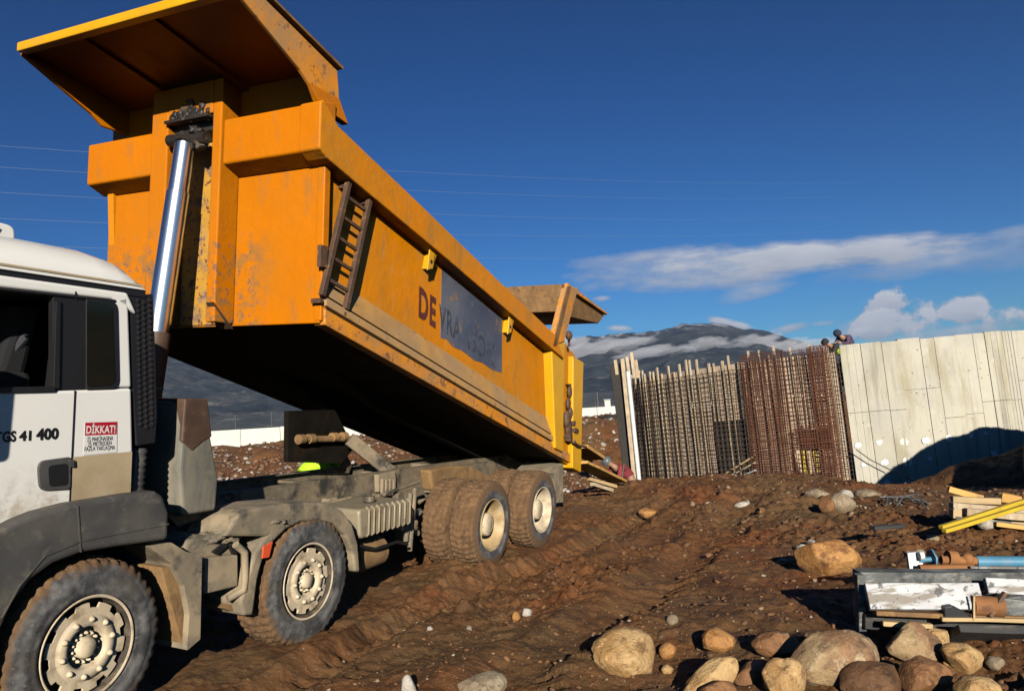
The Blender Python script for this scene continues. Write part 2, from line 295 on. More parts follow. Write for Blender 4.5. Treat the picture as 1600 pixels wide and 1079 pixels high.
# ------------------------------------------------------------------ object helpers
def tag(o, label=None, cat=None, group=None, kind=None):
    if label: o['label'] = label
    if cat: o['category'] = cat
    if group: o['group'] = group
    if kind: o['kind'] = kind
    return o
def empty(name, loc=(0, 0, 0), parent=None):
    o = bpy.data.objects.new(name, None); COL.objects.link(o); o.location = loc; o.parent = parent; o.empty_display_size = .1
    return o
def copy_tree(o, parent=None):
    c = o.copy(); COL.objects.link(c); c.parent = parent
    for ch in list(o.children): copy_tree(ch, c)
    return c
class MB:
    """collects shapes, then links them as ONE mesh object"""
    def __init__(s): s.v, s.f, s.m, s.sm = [], [], [], []
    def add(s, vs, fs, mi=0, smooth=False):
        k = len(s.v); s.v += [tuple(map(float, p)) for p in vs]
        for f in fs: s.f.append(tuple(i + k for i in f)); s.m.append(mi); s.sm.append(smooth)
        return s
    def box(s, a0, a1, l0, l1, u0, u1, mi=0):
        vs = [(a, l, u) for a in (a0, a1) for l in (l0, l1) for u in (u0, u1)]
        return s.add(vs, [(0, 1, 3, 2), (4, 6, 7, 5), (0, 4, 5, 1), (2, 3, 7, 6), (0, 2, 6, 4), (1, 5, 7, 3)], mi)
    def hexa(s, b, t, mi=0):                 # bottom ring, top ring of the same length
        n = len(b); vs = list(b) + list(t)
        fs = [tuple(range(n))[::-1], tuple(range(n, 2 * n))] + [(i, (i + 1) % n, n + (i + 1) % n, n + i) for i in range(n)]
        return s.add(vs, fs, mi)
    def prism(s, prof, l0, l1, mi=0):        # outline in the (a, u) plane swept from l0 to l1
        return s.hexa([(a, l0, u) for a, u in prof], [(a, l1, u) for a, u in prof], mi)
    def prisma(s, prof, a0, a1, mi=0):       # outline in the (l, u) plane swept along a
        return s.hexa([(a0, l, u) for l, u in prof], [(a1, l, u) for l, u in prof], mi)
    def tube(s, pts, r, n=10, mi=0, cap=True, smooth=True):
        pts = [Vector(p) for p in pts]; rs = r if isinstance(r, (list, tuple)) else [r] * len(pts)
        rings = []; ref = None
        for i, p in enumerate(pts):
            d = (pts[min(i + 1, len(pts) - 1)] - pts[max(i - 1, 0)]).normalized()
            if ref is None: ref = d.orthogonal().normalized()
            x = (ref - d * ref.dot(d))
            x = x.normalized() if x.length > 1e-6 else d.orthogonal().normalized()
            ref = x; y = d.cross(x)
            rings.append([p + (x * math.cos(t) + y * math.sin(t)) * rs[i] for t in [2 * math.pi * k / n for k in range(n)]])
        vs = [q for rg in rings for q in rg]; fs = []
        for i in range(len(rings) - 1):
            for k in range(n):
                fs.append((i * n + k, i * n + (k + 1) % n, (i + 1) * n + (k + 1) % n, (i + 1) * n + k))
        s.add(vs, fs, mi, smooth)
        if cap: s.add(rings[0], [tuple(range(n))[::-1]], mi); s.add(rings[-1], [tuple(range(n))], mi)
        return s
    def bar(s, p, q, w, h, up=(0, 0, 1), mi=0):  # rectangular bar from p to q
        p, q = Vector(p), Vector(q); d = (q - p).normalized(); u = Vector(up); u = (u - d * u.dot(d)).normalized(); x = d.cross(u)
        ring = lambda c: [c + x * sx * w / 2 + u * sy * h / 2 for sx, sy in ((-1, -1), (1, -1), (1, 1), (-1, 1))]
        return s.hexa(ring(p), ring(q), mi)
    def lathe(s, prof, n=48, mi=0, fn=None, smooth=True, close=False):  # (l, r) turned round the l axis
        m = len(prof); vs = []
        for k in range(n):
            t = 2 * math.pi * k / n
            for j, (l, r) in enumerate(prof):
                rr = r + (fn(k, j, l, r) if fn else 0)
                vs.append((rr * math.cos(t), l, rr * math.sin(t)))
        fs = []
        for k in range(n):
            k2 = (k + 1) % n
            for j in range(m - 1 if not close else m):
                j2 = (j + 1) % m
                fs.append((k * m + j, k * m + j2, k2 * m + j2, k2 * m + j))
        return s.add(vs, fs, mi, smooth)
    def ball(s, c, r, n=8, mi=0, sc=(1, 1, 1), nz=0):
        vs, fs = [], []; r0 = r
        for i in range(n + 1):
            th = math.pi * i / n
            for k in range(n * 2):
                ph = math.pi * k / n
                if nz: r = r0 * (1 + nz * 2 * (float(fbm(2.2 * math.sin(th) * math.cos(ph) + c[0] * 31, 2.2 * math.sin(th) * math.sin(ph) + c[1] * 29, 2.2 * math.cos(th) + c[2] * 37, 5, 3)) - .5))
                vs.append((c[0] + r * sc[0] * math.sin(th) * math.cos(ph), c[1] + r * sc[1] * math.sin(th) * math.sin(ph), c[2] + r * sc[2] * math.cos(th)))
        for i in range(n):
            for k in range(n * 2):
                k2 = (k + 1) % (n * 2); fs.append((i * n * 2 + k, (i + 1) * n * 2 + k, (i + 1) * n * 2 + k2, i * n * 2 + k2))
        return s.add(vs, fs, mi, True)
    def build(s, name, mats, parent=None, bevel=0, seg=2, fix=True):
        me = bpy.data.meshes.new(name); me.from_pydata(s.v, [], s.f)
        if fix:
            bm = bmesh.new(); bm.from_mesh(me)
            ml = [f.material_index for f in bm.faces]
            bmesh.ops.recalc_face_normals(bm, faces=bm.faces); bm.to_mesh(me); bm.free()
        for i, p in enumerate(me.polygons): p.material_index = s.m[i]; p.use_smooth = s.sm[i]
        for m_ in (mats if isinstance(mats, (list, tuple)) else [mats]): me.materials.append(M[m_] if isinstance(m_, str) else m_)
        o = bpy.data.objects.new(name, me); COL.objects.link(o); o.parent = parent
        if bevel:
            b = o.modifiers.new('bevel', 'BEVEL'); b.width = bevel; b.segments = seg; b.limit_method = 'ANGLE'; b.angle_limit = math.radians(32)
            b.harden_normals = False
        return o
def text_mesh(body, size, bold=0.0, align='LEFT', spacing=1.0):
    cu = bpy.data.curves.new('lettering', 'FONT'); cu.body = body; cu.size = size; cu.align_x = align; cu.offset = bold; cu.space_character = spacing
    cu.resolution_u = 3
    t = bpy.data.objects.new('lettering', cu); COL.objects.link(t)
    dg = bpy.context.evaluated_depsgraph_get(); me = t.evaluated_get(dg).to_mesh()
    vs = [tuple(v.co) for v in me.vertices]; fs = [tuple(p.vertices) for p in me.polygons]
    t.evaluated_get(dg).to_mesh_clear(); bpy.data.objects.remove(t); bpy.data.curves.remove(cu)
    return vs, fs
def text_on(mb, body, size, O, e1, e2, bold=0, align='LEFT', mi=0, spacing=1.0, sx=1.0):
    vs, fs = text_mesh(body, size, bold, align, spacing); O, e1, e2 = Vector(O), Vector(e1), Vector(e2)
    mb.add([O + e1 * v[0] * sx + e2 * v[1] for v in vs], fs, mi)
    return mb
def rounded(pts, r, n=5):                    # round the corners of a 2-D outline
    out = []; N_ = len(pts)
    rr = r if isinstance(r, (list, tuple)) else [r] * N_
    for i in range(N_):
        p, a, b = Vector(pts[i]), Vector(pts[i - 1]), Vector(pts[(i + 1) % N_])
        d1, d2 = a - p, b - p; k = min(rr[i], d1.length * .45, d2.length * .45)
        if k < 1e-4: out.append(tuple(p)); continue
        s1, s2 = p + d1.normalized() * k, p + d2.normalized() * k
        for j in range(n + 1):
            t = j / n; out.append(tuple(s1 * (1 - t) ** 2 + p * 2 * t * (1 - t) + s2 * t * t))
    return out

# ================================================================== the tipper truck
truck = empty('dump_truck')
truck.matrix_world = Matrix(((tA[0], tL[0], tU[0], tO[0]), (tA[1], tL[1], tU[1], tO[1]), (tA[2], tL[2], tU[2], tO[2]), (0, 0, 0, 1)))
tag(truck, 'muddy four axle tipper truck with white cab and raised orange dump body', 'dump truck')
WID = 2.5
ids = ((1, 0), (-1, 1))
# ---- cab -----------------------------------------------------------
CL0 = .05                                    # cab side plane
gapT, gapB = TP(117, 468, CL0), TP(108, 790, CL0)
belt = [TP(-60, 615, CL0), TP(0, 612, CL0), TP(85, 609, CL0)]
mb = MB()
FRONT = [(-1.80, .10), (-1.78, .95)]
# lower shell: everything under the window line
low = [(-1.80, .25), (-1.76, 1.52), (-1.0, 1.52), TP(84, 610, CL0), TP(118, 609, CL0), TP(206, 606, CL0), TP(208, 700, CL0), TP(205, 772, CL0), TP(108, 790, CL0), TP(50, 806, CL0), TP(0, 832, CL0), (-.75, .35), (-1.3, .3)]
mb.prism(low, CL0, 2.45)
up0 = [(-1.60, 2.06), (-1.58, 2.13), TP(200, 457, CL0), (.27, 2.0), TP(175, 468, CL0), TP(0, 449, CL0)]
mb.prism(up0, CL0, 2.45)
rp = [TP(178, 467.5, CL0), TP(201, 461, CL0), TP(206, 606, CL0), TP(182, 606, CL0)]
mb.prism(rp, CL0, 2.45)
mb.prism([(-1.76, 1.52), (-1.60, 2.06), (-1.5, 2.06), (-1.66, 1.52)], CL0, 2.45)
cab = mb.build('cab', 'white', truck, bevel=.018, seg=3)
mb = MB(); mb.box(-1.62, .10, 2.36, 2.44, 1.5, 2.08); mb.box(-.02, .12, .3, 2.4, 1.35, 2.08); mb.box(-1.6, .1, .2, 2.4, 1.44, 1.5)
mb.build('cab_lining', 'black', cab)
mb = MB(); mb.box(-.62, -.2, .35, .85, 1.2, 1.62); mb.prism([(-.42, 1.5), (-.24, 1.5), (-.14, 2.02), (-.28, 2.02)], .38, .82)
mb.build('seat', 'seat', cab, bevel=.04)
# roof
prof = [(.05, 2.165), (.05, 2.20), (.075, 2.26), (.15, 2.335), (.30, 2.39), (.6, 2.43), (1.25, 2.45), (1.9, 2.43), (2.2, 2.39), (2.35, 2.335), (2.425, 2.26), (2.45, 2.2), (2.45, 2.165)]
mb = MB(); rows = []
stations = [(-1.62, .15, 0), (-1.5, .5, 0), (-1.2, .85, 0), (-.7, 1, 0), (-.3, 1, 0), (0, .99, 0), (.14, .90, 0), (.23, .70, .0), (.285, .42, 0), (.315, .12, 0)]
for a, k, _ in stations: rows.append([(a, l, 2.165 + (u - 2.165) * k) for l, u in prof])
n = len(prof)
mb.add([p for r in rows for p in r], [(i * n + j, (i + 1) * n + j, (i + 1) * n + j + 1, i * n + j + 1) for i in range(len(rows) - 1) for j in range(n - 1)], 0, True)
mb.add(rows[-1], [tuple(range(n))], 0); mb.add(rows[0], [tuple(range(n))[::-1]], 0)
roof = mb.build('roof', 'white', cab)
mb = MB(); mb.box(-1.6, .30, .044, .056, 2.185, 2.197); mb.build('roof_seam', 'sand', roof)
mb = MB(); mb.box(-1.6, .33, .062, 2.43, 2.12, 2.166); mb.build('roof_gasket', 'black', cab)
# roof housing with slits
pb0 = TP(-55, 376, .55); pb1 = TP(24, 384, .55)
mb = MB(); h0 = pb1[1] - .04
mb.prism(rounded([(pb0[0], h0), (pb1[0], h0), (pb1[0] - .005, h0 + .16), (pb0[0], h0 + .18)], [.0, .0, .05, .05]), .55, .95)
rb = mb.build('roof_housing', 'white', cab, bevel=.012)
mb = MB()
for k in range(7):
    a = pb1[0] - .11 - k * .026
    mb.bar((a - .03, .546, h0 + .065), (a + .005, .546, h0 + .13), .006, .012, (0, 1, 0))
mb.build('slit', 'black', rb)
# door split line, upper split
mb = MB()
g = [TP(117, 455, CL0), TP(118, 468, CL0)]; mb.prism([g[0], (g[0][0] + .007, g[0][1]), (g[1][0] + .007, g[1][1]), g[1]], CL0 - .004, CL0 + .01)
mb.build('header_gap', 'black', cab); mb = MB()
g = [TP(116, 610, CL0), TP(107.5, 789, CL0)]; mb.prism([g[0], (g[0][0] + .009, g[0][1]), (g[1][0] + .009, g[1][1]), g[1]], CL0 - .004, CL0 + .01)
mb.build('door_gap', 'black', cab)
# side window trim and panes
tr = rounded([(-1.55, TP(0, 448, CL0)[1]), TP(86, 459, CL0), TP(86, 610.5, CL0), (-1.7, 1.51)], [0, .02, .03, 0])
mb = MB()
q = lambda x, y: TP(x, y, CL0)
outer = rounded([q(84, 458), q(178, 468.5), q(182, 606), q(84, 610)], [.01, .06, .06, .01], 6)
# black frame of the fixed rear pane and the pillar before it
mb.prism(rounded([q(84, 459), q(138, 464), q(138, 608), q(84, 610.5)], .01), CL0 + .004, CL0 + .05)
mb.prism(rounded([q(134, 463), q(183, 469), q(186, 606.5), q(134, 608)], [.0, .07, .06, .0], 6), CL0 - .008, CL0 + .03)
frame = mb.build('window_frame', 'black', cab, bevel=.004)
mb = MB(); mb.prism(rounded([q(134, 471), q(173, 475), q(178, 601), q(134, 603)], [.02, .05, .05, .02], 6), CL0 - .013, CL0 - .009)
mb.build('rear_pane', 'glass', cab)
mb = MB(); mb.prism([q(86, 470), q(93, 470.5), q(91, 606), q(82, 607)], CL0 - .012, CL0 + .01); mb.prism([q(-70, 606), q(84, 603), q(84, 612), q(-70, 615.5)], CL0 - .012, CL0 + .01)
mb.prism([q(-70, 441), q(0, 449), q(180, 468), q(180, 471.5), q(0, 453), q(-70, 446)], CL0 - .008, CL0 + .01)
mb.build('window_channel', 'black', cab, bevel=.003)
mb = MB(); mb.bar((-.38, .5, 1.60), (-.22, .42, 1.86), .06, .15, (0, 1, 0)); mb.build('headrest', 'greycloth', cab, bevel=.03)
# dusty lower rear quarter panel, proud of the cab side by 3 mm
mb = MB(); mb.prism([q(111.5, 714), q(206, 705), q(203.5, 770), q(110, 787)], CL0 - .003, CL0 + .01); mb.build('dusty_quarter_panel', 'sand', cab)
# handle recess
hp = rounded([q(57, 720), q(110, 713), q(109, 764), q(60, 767)], [.05, .02, .02, .05], 5)
mb = MB(); mb.prism(hp, CL0 - .012, CL0 + .02)
hd = mb.build('door_handle', 'plastic', cab, bevel=.006)
mb = MB(); mb.prism(rounded([q(73, 727), q(104, 723), q(104, 757), q(75, 760)], .025), CL0 - .0145, CL0 - .0125); mb.build('grip_recess', 'black', hd)
mb = MB(); mb.prism(rounded([q(104, 718), q(112, 717), q(113, 728), q(108, 729)], .006), CL0 - .02, CL0 - .004); mb.build('latch', 'plastic', hd)
# sticker
sA = [q(132, 659.5), q(182.5, 658), q(182, 706), q(130, 711)]
mb = MB(); mb.prism(sA, CL0 - .0035, CL0 - .001, 0)
st = mb.build('warning_sticker', 'stickerwhite', cab)
mb = MB(); mb.prism([q(132.5, 660), q(182, 658.5), q(181.5, 678), q(132, 680)], CL0 - .0045, CL0 - .0038); mb.build('sticker_header', 'red', st)
def text_px(mbx, body, p0, p1, hgt, l, bold=.0, sx=None):
    """text whose left end of the base line is at pixel p0 and right end at p1 on plane l; hgt = capital height in m"""
    A0, A1 = q3(p0, l), q3(p1, l); e1 = (A1 - A0).normalized()
    size = hgt / .71
    vs, fs = text_mesh(body, size, bold); wd = max(v[0] for v in vs)
    k = (A1 - A0).length / wd; e2 = Vector((0, 0, 1)); e2 = (e2 - e1 * e2.dot(e1)).normalized()
    mbx.add([A0 + e1 * v[0] * k + e2 * v[1] for v in vs], fs)
def q3(p, l): a, u = TP(p[0], p[1], l); return Vector((a, l, u))
mb = MB(); text_px(mb, 'DİKKAT!', (134, 677), (180, 675.5), .046, CL0 - .0055, .0015); mb.build('sticker_header_lettering', 'stickerwhite', st)
mb = MB()
text_px(mb, 'İŞ MAKİNASINA', (136, 689.5), (176.5, 687), .026, CL0 - .0055, .0)
text_px(mb, '25 METREDEN', (137, 697.2), (174, 694.5), .026, CL0 - .0055, .0)
text_px(mb, 'FAZLA YAKLAŞMA', (131.5, 704.5), (179.5, 701.5), .026, CL0 - .0055, .0)
mb.build('sticker_lettering', 'ink', st)
mb = MB(); text_px(mb, 'TGS', (-8, 691), (25, 688.5), .056, CL0 - .003, .003); text_px(mb, '41', (30, 688), (48.5, 687), .052, CL0 - .003, .003)
text_px(mb, '400', (57, 686.5), (91.5, 684.5), .060, CL0 - .003, .004)
mb.build('cab_side_lettering', 'ink', cab)
# mirror ahead of the frame, its shade falls on the door
mb = MB(); mb.prism(rounded([(-1.44, 1.42), (-1.28, 1.42), (-1.26, 1.98), (-1.42, 2.0)], .04), -.36, -.12); mb.tube([(-1.35, .05, 1.95), (-1.4, -.2, 1.97), (-1.35, -.22, 1.95)], .018); mb.tube([(-1.35, .05, 1.45), (-1.4, -.2, 1.46), (-1.35, -.22, 1.48)], .018)
mb.build('mirror', 'black', cab, bevel=.02)
mb = MB(); mb.box(-1.84, -1.76, .2, 2.3, .3, 1.1); mb.build('radiator_grille', 'black', cab, bevel=.02)
mb = MB(); mb.prism([(-1.85, -.2), (-1.5, -.25), (-1.35, .28), (-1.85, .32)], 0, 2.5); bump_ = mb.build('bumper', 'plastic', truck, bevel=.04)
for l in (.15, 2.0):
    mb = MB(); mb.box(-1.87, -1.84, l, l + .35, 0, .2); mb.build('headlight', 'glass', bump_, bevel=.01)
mb = MB(); mb.prism([(-1.775, 1.5), (-1.612, 2.06), (-1.606, 2.06), (-1.765, 1.5)], .15, 2.35); mb.build('windscreen', 'glass', cab)
# cab air intake (black, diamond pattern)
mb = MB(); dq = lambda x, y: TP(x, y, .07)
mb.prism([dq(202, 461), dq(240, 459), dq(244, 560), dq(246, 650), dq(243, 692), dq(213, 697), dq(206, 606)], .07, .30)
duct = mb.build('air_intake', 'black', truck, bevel=.01)
mb = MB()
for r in range(24):
    for c in range(3):
        y = 470 + r * 8.4 + (4.2 if c % 2 else 0); x = 215 + c * 9 + (y - 470) * .022
        if y > 668: continue
        a, u = dq(x, y); w, h = .026, .022
        mb.add([(a - w, .069, u), (a, .069, u + h), (a + w, .069, u), (a, .069, u - h), (a, .057, u)], [(0, 1, 4), (1, 2, 4), (2, 3, 4), (3, 0, 4)])
mb.build('diamond_grille', 'black', duct)
mb = MB(); b0, b1 = dq(222, 770), dq(229, 700)
mb.lathe([(0, 0), (0, .05)], 6)
mb = MB(); N_ = 14
pts = [(b0[0] + (b1[0] - b0[0]) * t / N_ / 1.0, .15, b0[1] + (b1[1] - b0[1]) * t / N_) for t in range(N_ + 1)]
mb.tube(pts, [.062 if k % 2 else .05 for k in range(N_ + 1)], 14); mb.build('bellows', 'plastic', duct)
mb = MB(); mb.prism([dq(205, 705), dq(212, 745), dq(238, 770), dq(205, 775)], .12, .5); mb.build('duct_foot', 'plastic', duct)
# ---- front wheel arch -----------------------------------------------
fq = lambda x, y: TP(x, y, -.04)
arch = [(-1.40, -.30), (-1.42, .2), (-1.22, .62), fq(0, 828), fq(28, 813), fq(60, 800), fq(108, 787), fq(205, 771), fq(245, 767), fq(256, 774), fq(265, 800), fq(264, 843), fq(190, 853), fq(130, 863), fq(85, 880), fq(50, 905), fq(22, 940), fq(2, 985), (-.62, -.12), (-.66, -.35), (-1.2, -.36)]
mb = MB(); mb.prism(arch, -.04, .42); fen = mb.build('front_wheel_arch', 'plastic', truck, bevel=.03, seg=3)
mb = MB()
ln = [fq(0, 985), fq(30, 925), fq(75, 882 - 12), fq(125, 848), fq(190, 838), fq(263, 822)]
ln = [fq(2, 965), fq(30, 915), fq(70, 868), fq(125, 845), fq(190, 832), fq(263, 818)]
for p, r in zip(ln, ln[1:]): mb.bar((p[0], -.041, p[1]), (r[0], -.041, r[1]), .008, .008, (0, 1, 0))
p, r = fq(121, 790), fq(126, 862); mb.bar((p[0], -.041, p[1]), (r[0], -.041, r[1]), .008, .008, (0, 1, 0))
mb.build('arch_crease', 'plastic', fen)
# mud guard behind wheel 1
gq = lambda x, y: TP(x, y, 0)
def guard(out, l0, l1, name, m_, bev=.02):
    b = MB(); b.prism(out, l0, l1); return b.build(name, m_, truck, bevel=bev)
gd = guard(rounded([gq(232, 853), gq(268, 847), gq(290, 861), gq(316, 868), gq(313, 998), gq(292, 1016), gq(296, 960), gq(288, 915), gq(268, 880), gq(245, 863)], .01), .0, .30, 'mud_guard', 'mudgrey')
mb = MB(); mb.prism([TP(248, 885, .08), TP(268, 882, .08), TP(290, 925, .08), TP(297, 1008, .08), TP(280, 1006, .08)], .05, .34); mb.build('mud_flap', 'mudbrown', gd)
# battery box with lumpy muddy cover and hose
mb = MB(); bq = lambda x, y, l=.06: TP(x, y, l)
mb.prism(rounded([bq(319, 872), bq(372, 866), bq(372, 915), bq(319, 928)], .015), .06, .5)
bat = mb.build('battery_box', 'mudgrey', truck, bevel=.012)
mb = MB(); pr = [bq(291, 862), bq(296, 846), bq(318, 836), bq(342, 837), bq(364, 845), bq(376, 858), bq(372, 868), bq(320, 874)]
mb.prism(rounded(pr, .03), .08, .55); mb.build('box_cover', 'mudgrey', bat, bevel=.04)
mb = MB(); mb.prism([bq(334, 862, .05), bq(352, 848, .05), bq(356, 852, .05), bq(340, 866, .05)], .05, .1); mb.prism([bq(358, 850, .05), bq(364, 850, .05), bq(371, 864, .05), bq(366, 866, .05)], .05, .1); mb.build('cover_slot', 'black', bat)
mb = MB(); mb.tube([(*[bq(368, 850, .02)[0]], .02, bq(368, 850, .02)[1]), (bq(382, 862, .02)[0], .02, bq(382, 862, .02)[1]), (bq(383, 900, .02)[0], .02, bq(383, 900, .02)[1]), (bq(381, 922, .02)[0], .02, bq(381, 922, .02)[1]), (bq(362, 936, .02)[0], .06, bq(362, 936, .02)[1])], .028, 12)
mb.build('hose', 'mudgrey', bat)
# second wheel arch
out = [gq(352, 838), gq(370, 806), gq(385, 797), gq(430, 788), gq(470, 784), gq(512, 785), gq(535, 797), gq(551, 818), gq(560, 850), gq(563, 893), gq(556, 893), gq(551, 860), gq(540, 835), gq(522, 818), gq(498, 812), gq(470, 815), gq(448, 826), gq(428, 845), gq(411, 875), gq(403, 905), gq(398, 945), gq(396, 960), gq(382, 962), gq(376, 940), gq(388, 900), gq(400, 862), gq(416, 838)]
mb = MB(); mb.prism(out, 0.0, .40); f2 = mb.build('rear_wheel_arch', 'mudgrey', truck, bevel=.02)
mb = MB(); mb.prism([gq(410, 853), gq(425, 845), gq(419, 870), gq(408, 872)], -.012, .0); mb.build('side_reflector', 'amber', f2, bevel=.004)
mb = MB(); mb.prism([TP(350, 950, .1), TP(382, 934, .1), TP(396, 960, .1), TP(388, 962, .1)], .1, .4); mb.build('mud_flap', 'mudbrown', f2); mb = MB(); mb.prism([TP(530, 835, .12), TP(548, 850, .12), TP(556, 893, .12), TP(543, 893, .12)], .12, .4); mb.build('mud_flap', 'mudbrown', f2)
mb = MB()
rnd = random.Random(5)
for k in range(26):
    x = 335 + rnd.random() * 130; y = 838 - (x - 335) * .33 + rnd.random() * 12
    a, u = TP(x, y, .08); mb.ball((a, .06 + rnd.random() * .2, u), .025 + rnd.random() * .04, 7, 0, (1.7, 1.2, .6), .8)
mb.build('caked_mud', 'mudgrey', f2)
# ---- wheels -----------------------------------------------------------
R_T, R_R = .525, .302
def tyre_obj(l0, w, parent, seed, name='tyre', side='tyre'):
    prof = [(.0 * w, R_R), (-.012 + .02, R_R + .02), (.0, R_R + .07), (.0, R_R + .14), (.018, R_T - .045), (.03, R_T - .03)]
    prof = [(.022, R_R - .004), (.012, R_R + .012), (.004, R_R + .03), (.006, R_R + .036), (-.002, R_R + .065), (-.006, R_R + .11), (-.001, R_R + .118), (.0, R_R + .155), (.014, R_T - .038), (.03, R_T - .020)]
    tread = [(.035 + (w - .07) * k / 14, R_T - .012 - .010 * abs(k - 7) / 7) for k in range(15)]
    prof2 = prof + tread + [(w - l, r) for l, r in prof[::-1]]
    n = 168; rg = random.Random(seed)
    ph = rg.random(); jit = [rg.random() for _ in range(n)]
    NL = 44
    def fn(k, j, l, r):
        if j < len(prof) - 3 or j > len(prof2) - len(prof) + 2:
            return (vn[k, j] - .5) * .010 if 1 < j < len(prof2) - 2 else 0
        x = (l - w / 2) / w
        t = (k / n * NL + ph + abs(x) * 1.1) % 1.0
        blk = 1.0 if t < .62 else 0
        lane = abs(((x * 4.0) + .5) % 1 - .5)
        if lane < .10: blk = 0
        return (.016 * blk - .008) + (vn[k, j] - .5) * .020
    kk, jj = np.meshgrid(np.arange(n), np.arange(len(prof2)), indexing='ij')
    vn = fbm(np.cos(kk / n * 6.283) * 5 + jj * .25 + seed * 9, np.sin(kk / n * 6.283) * 5, None, seed, 4)
    b = MB(); b.lathe(prof2, n, 0, fn, True)
    m_ = len(prof2)
    for i, f in enumerate(b.f):
        js = min(x % m_ for x in f)
        b.m[i] = 1 if 8 <= js < m_ - 9 else 0
    b.v = [(x, y + l0, z) for x, y, z in b.v]
    return b.build(name, [side, 'tread'], parent, fix=False)
def flip(o):                                   # make sure normals look outwards
    bm = bmesh.new(); bm.from_mesh(o.data); bmesh.ops.recalc_face_normals(bm, faces=bm.faces); bm.to_mesh(o.data); bm.free(); return o
def disc(mbx, l, n, fo, fi, th=.012, mi=0):
    vs = []
    for k in range(n):
        t = 2 * math.pi * k / n
        for L_, r in ((l, fi), (l, fo(t)), (l + th, fo(t)), (l + th, fi)): vs.append((r * math.cos(t), L_, r * math.sin(t)))
    fs = []
    for k in range(n):
        k2 = (k + 1) % n
        for j in range(4): j2 = (j + 1) % 4; fs.append((k * 4 + j, k * 4 + j2, k2 * 4 + j2, k2 * 4 + j))
    mbx.add(vs, fs, mi)
def nut(mbx, x, l, z, r, h, mi=0):
    n = 10; rings = [(l + h, r), (l + h * .35, r), (l, r * .72), (l - h * .25, r * .3)]
    vs = [(x + rr * math.cos(2 * math.pi * k / n), L_, z + rr * math.sin(2 * math.pi * k / n)) for L_, rr in rings for k in range(n)]
    fs = [(i * n + k, i * n + (k + 1) % n, (i + 1) * n + (k + 1) % n, (i + 1) * n + k) for i in range(3) for k in range(n)] + [tuple(range(3 * n, 4 * n))]
    mbx.add(vs, fs, mi, True)
def front_wheel(a, seed, rot, name='wheel'):
    w = empty(name, (a, 0, 0), truck)
    flip(tyre_obj(0, .34, w, seed))
    b = MB()
    b.lathe([(.012, .300), (.002, .306), (.0, .298), (.008, .288)], 64); b.lathe([(.008, .288), (.045, .278), (.10, .268), (.22, .262)], 64, 1)
    b.lathe([(.10, .0), (.10, .27)], 40, 2)       # dark back
    rim = b.build('rim', ['rim', 'rimdark', 'black'], w)
    b = MB()
    fo = lambda t: .238 + .020 * (1 if math.sin(10 * (t + rot)) > -.35 else -.5)
    disc(b, .028, 240, fo, .20, .016)
    b.lathe([(.028, .205), (.030, .190), (.016, .183), (.013, .150), (.016, .128), (.03, .120), (.085, .112)], 60)
    for k in range(10):
        t = 2 * math.pi * (k + rot) / 10; nut(b, .163 * math.cos(t), .004, .163 * math.sin(t), .021, .037)
    dc = b.build('wheel_disc', 'rim', rim)
    b = MB(); b.lathe([(.09, .112), (.055, .085), (.05, .062), (.02, .060), (.008, .05), (.005, .0)], 40)
    for k in range(14):
        t = 2 * math.pi * (k + rot) / 14; nut(b, .083 * math.cos(t), .035, .083 * math.sin(t), .011, .03)
    b.build('hub', 'rim', rim)
    return w
def rear_wheel(a, seed, rot, rm, name='wheel'):
    w = empty(name, (a, 0, 0), truck)
    flip(tyre_obj(0, .325, w, seed, 'tyre', 'tyre_rear')); flip(tyre_obj(.375, .325, w, seed + 1, 'tyre', 'tread'))
    b = MB()
    b.lathe([(.014, .300), (.002, .307), (.0, .298), (.010, .286), (.05, .279), (.07, .268), (.19, .262), (.215, .25), (.225, .20), (.225, .13)], 64)
    b.lathe([(.40, .300), (.41, .26), (.6, .25)], 40)
    for k in range(10):
        t = 2 * math.pi * (k + rot) / 10; nut(b, .163 * math.cos(t), .205, .163 * math.sin(t), .017, .03, 1)
        t += .31
        n_ = 12; c = (.212 * math.cos(t), .212 * math.sin(t))
        b.add([(c[0] + .021 * math.cos(6.283 * i / n_), .2235, c[1] + .021 * math.sin(6.283 * i / n_)) for i in range(n_)], [tuple(range(n_))], 2)
    rim = b.build('rim', [rm, 'rim', 'black'], w)
    b = MB(); b.lathe([(.24, .145), (.10, .135), (.07, .130), (.055, .122), (.052, .0)], 48); b.lathe([(.052, .09), (.049, .09), (.049, .086), (.052, .086)], 40)
    b.build('hub', 'rim' if rm == 'rim' else 'rim', rim)
    return w
front_wheel(0, 3, .33); front_wheel(1.955, 5, .05); w3 = rear_wheel(5.215, 7, .2, 'rimtan'); w4 = rear_wheel(6.68, 9, .5, 'rim')
for w_, a in ((0, 0), (1, 1.955)):
    w = empty('wheel', (a, WID, 0), truck); w.rotation_euler = (0, 0, math.pi)
    flip(tyre_obj(0, .34, w, 30 + w_)); b = MB(); b.lathe([(.0, .30), (.1, .26), (.1, 0)], 40); b.build('rim', 'rim', w)
for a in (5.215, 6.68):
    w = empty('wheel', (a, WID, 0), truck); w.rotation_euler = (0, 0, math.pi)
    flip(tyre_obj(0, .325, w, 40)); flip(tyre_obj(.375, .325, w, 41)); b = MB(); b.lathe([(.0, .30), (.2, .26), (.22, 0)], 40); b.build('rim', 'rim', w)
for a in (0, 1.955):
    mb = MB(); mb.tube([(a, .12, -.02), (a, WID - .12, -.02)], .075, 12); mb.build('axle', 'chassis', truck)
for a in (5.215, 6.68):
    mb = MB(); mb.tube([(a, .3, 0), (a, WID - .3, 0)], .10, 14); mb.ball((a, 1.25, 0), .24, 10); mb.build('axle', 'chassis', truck)
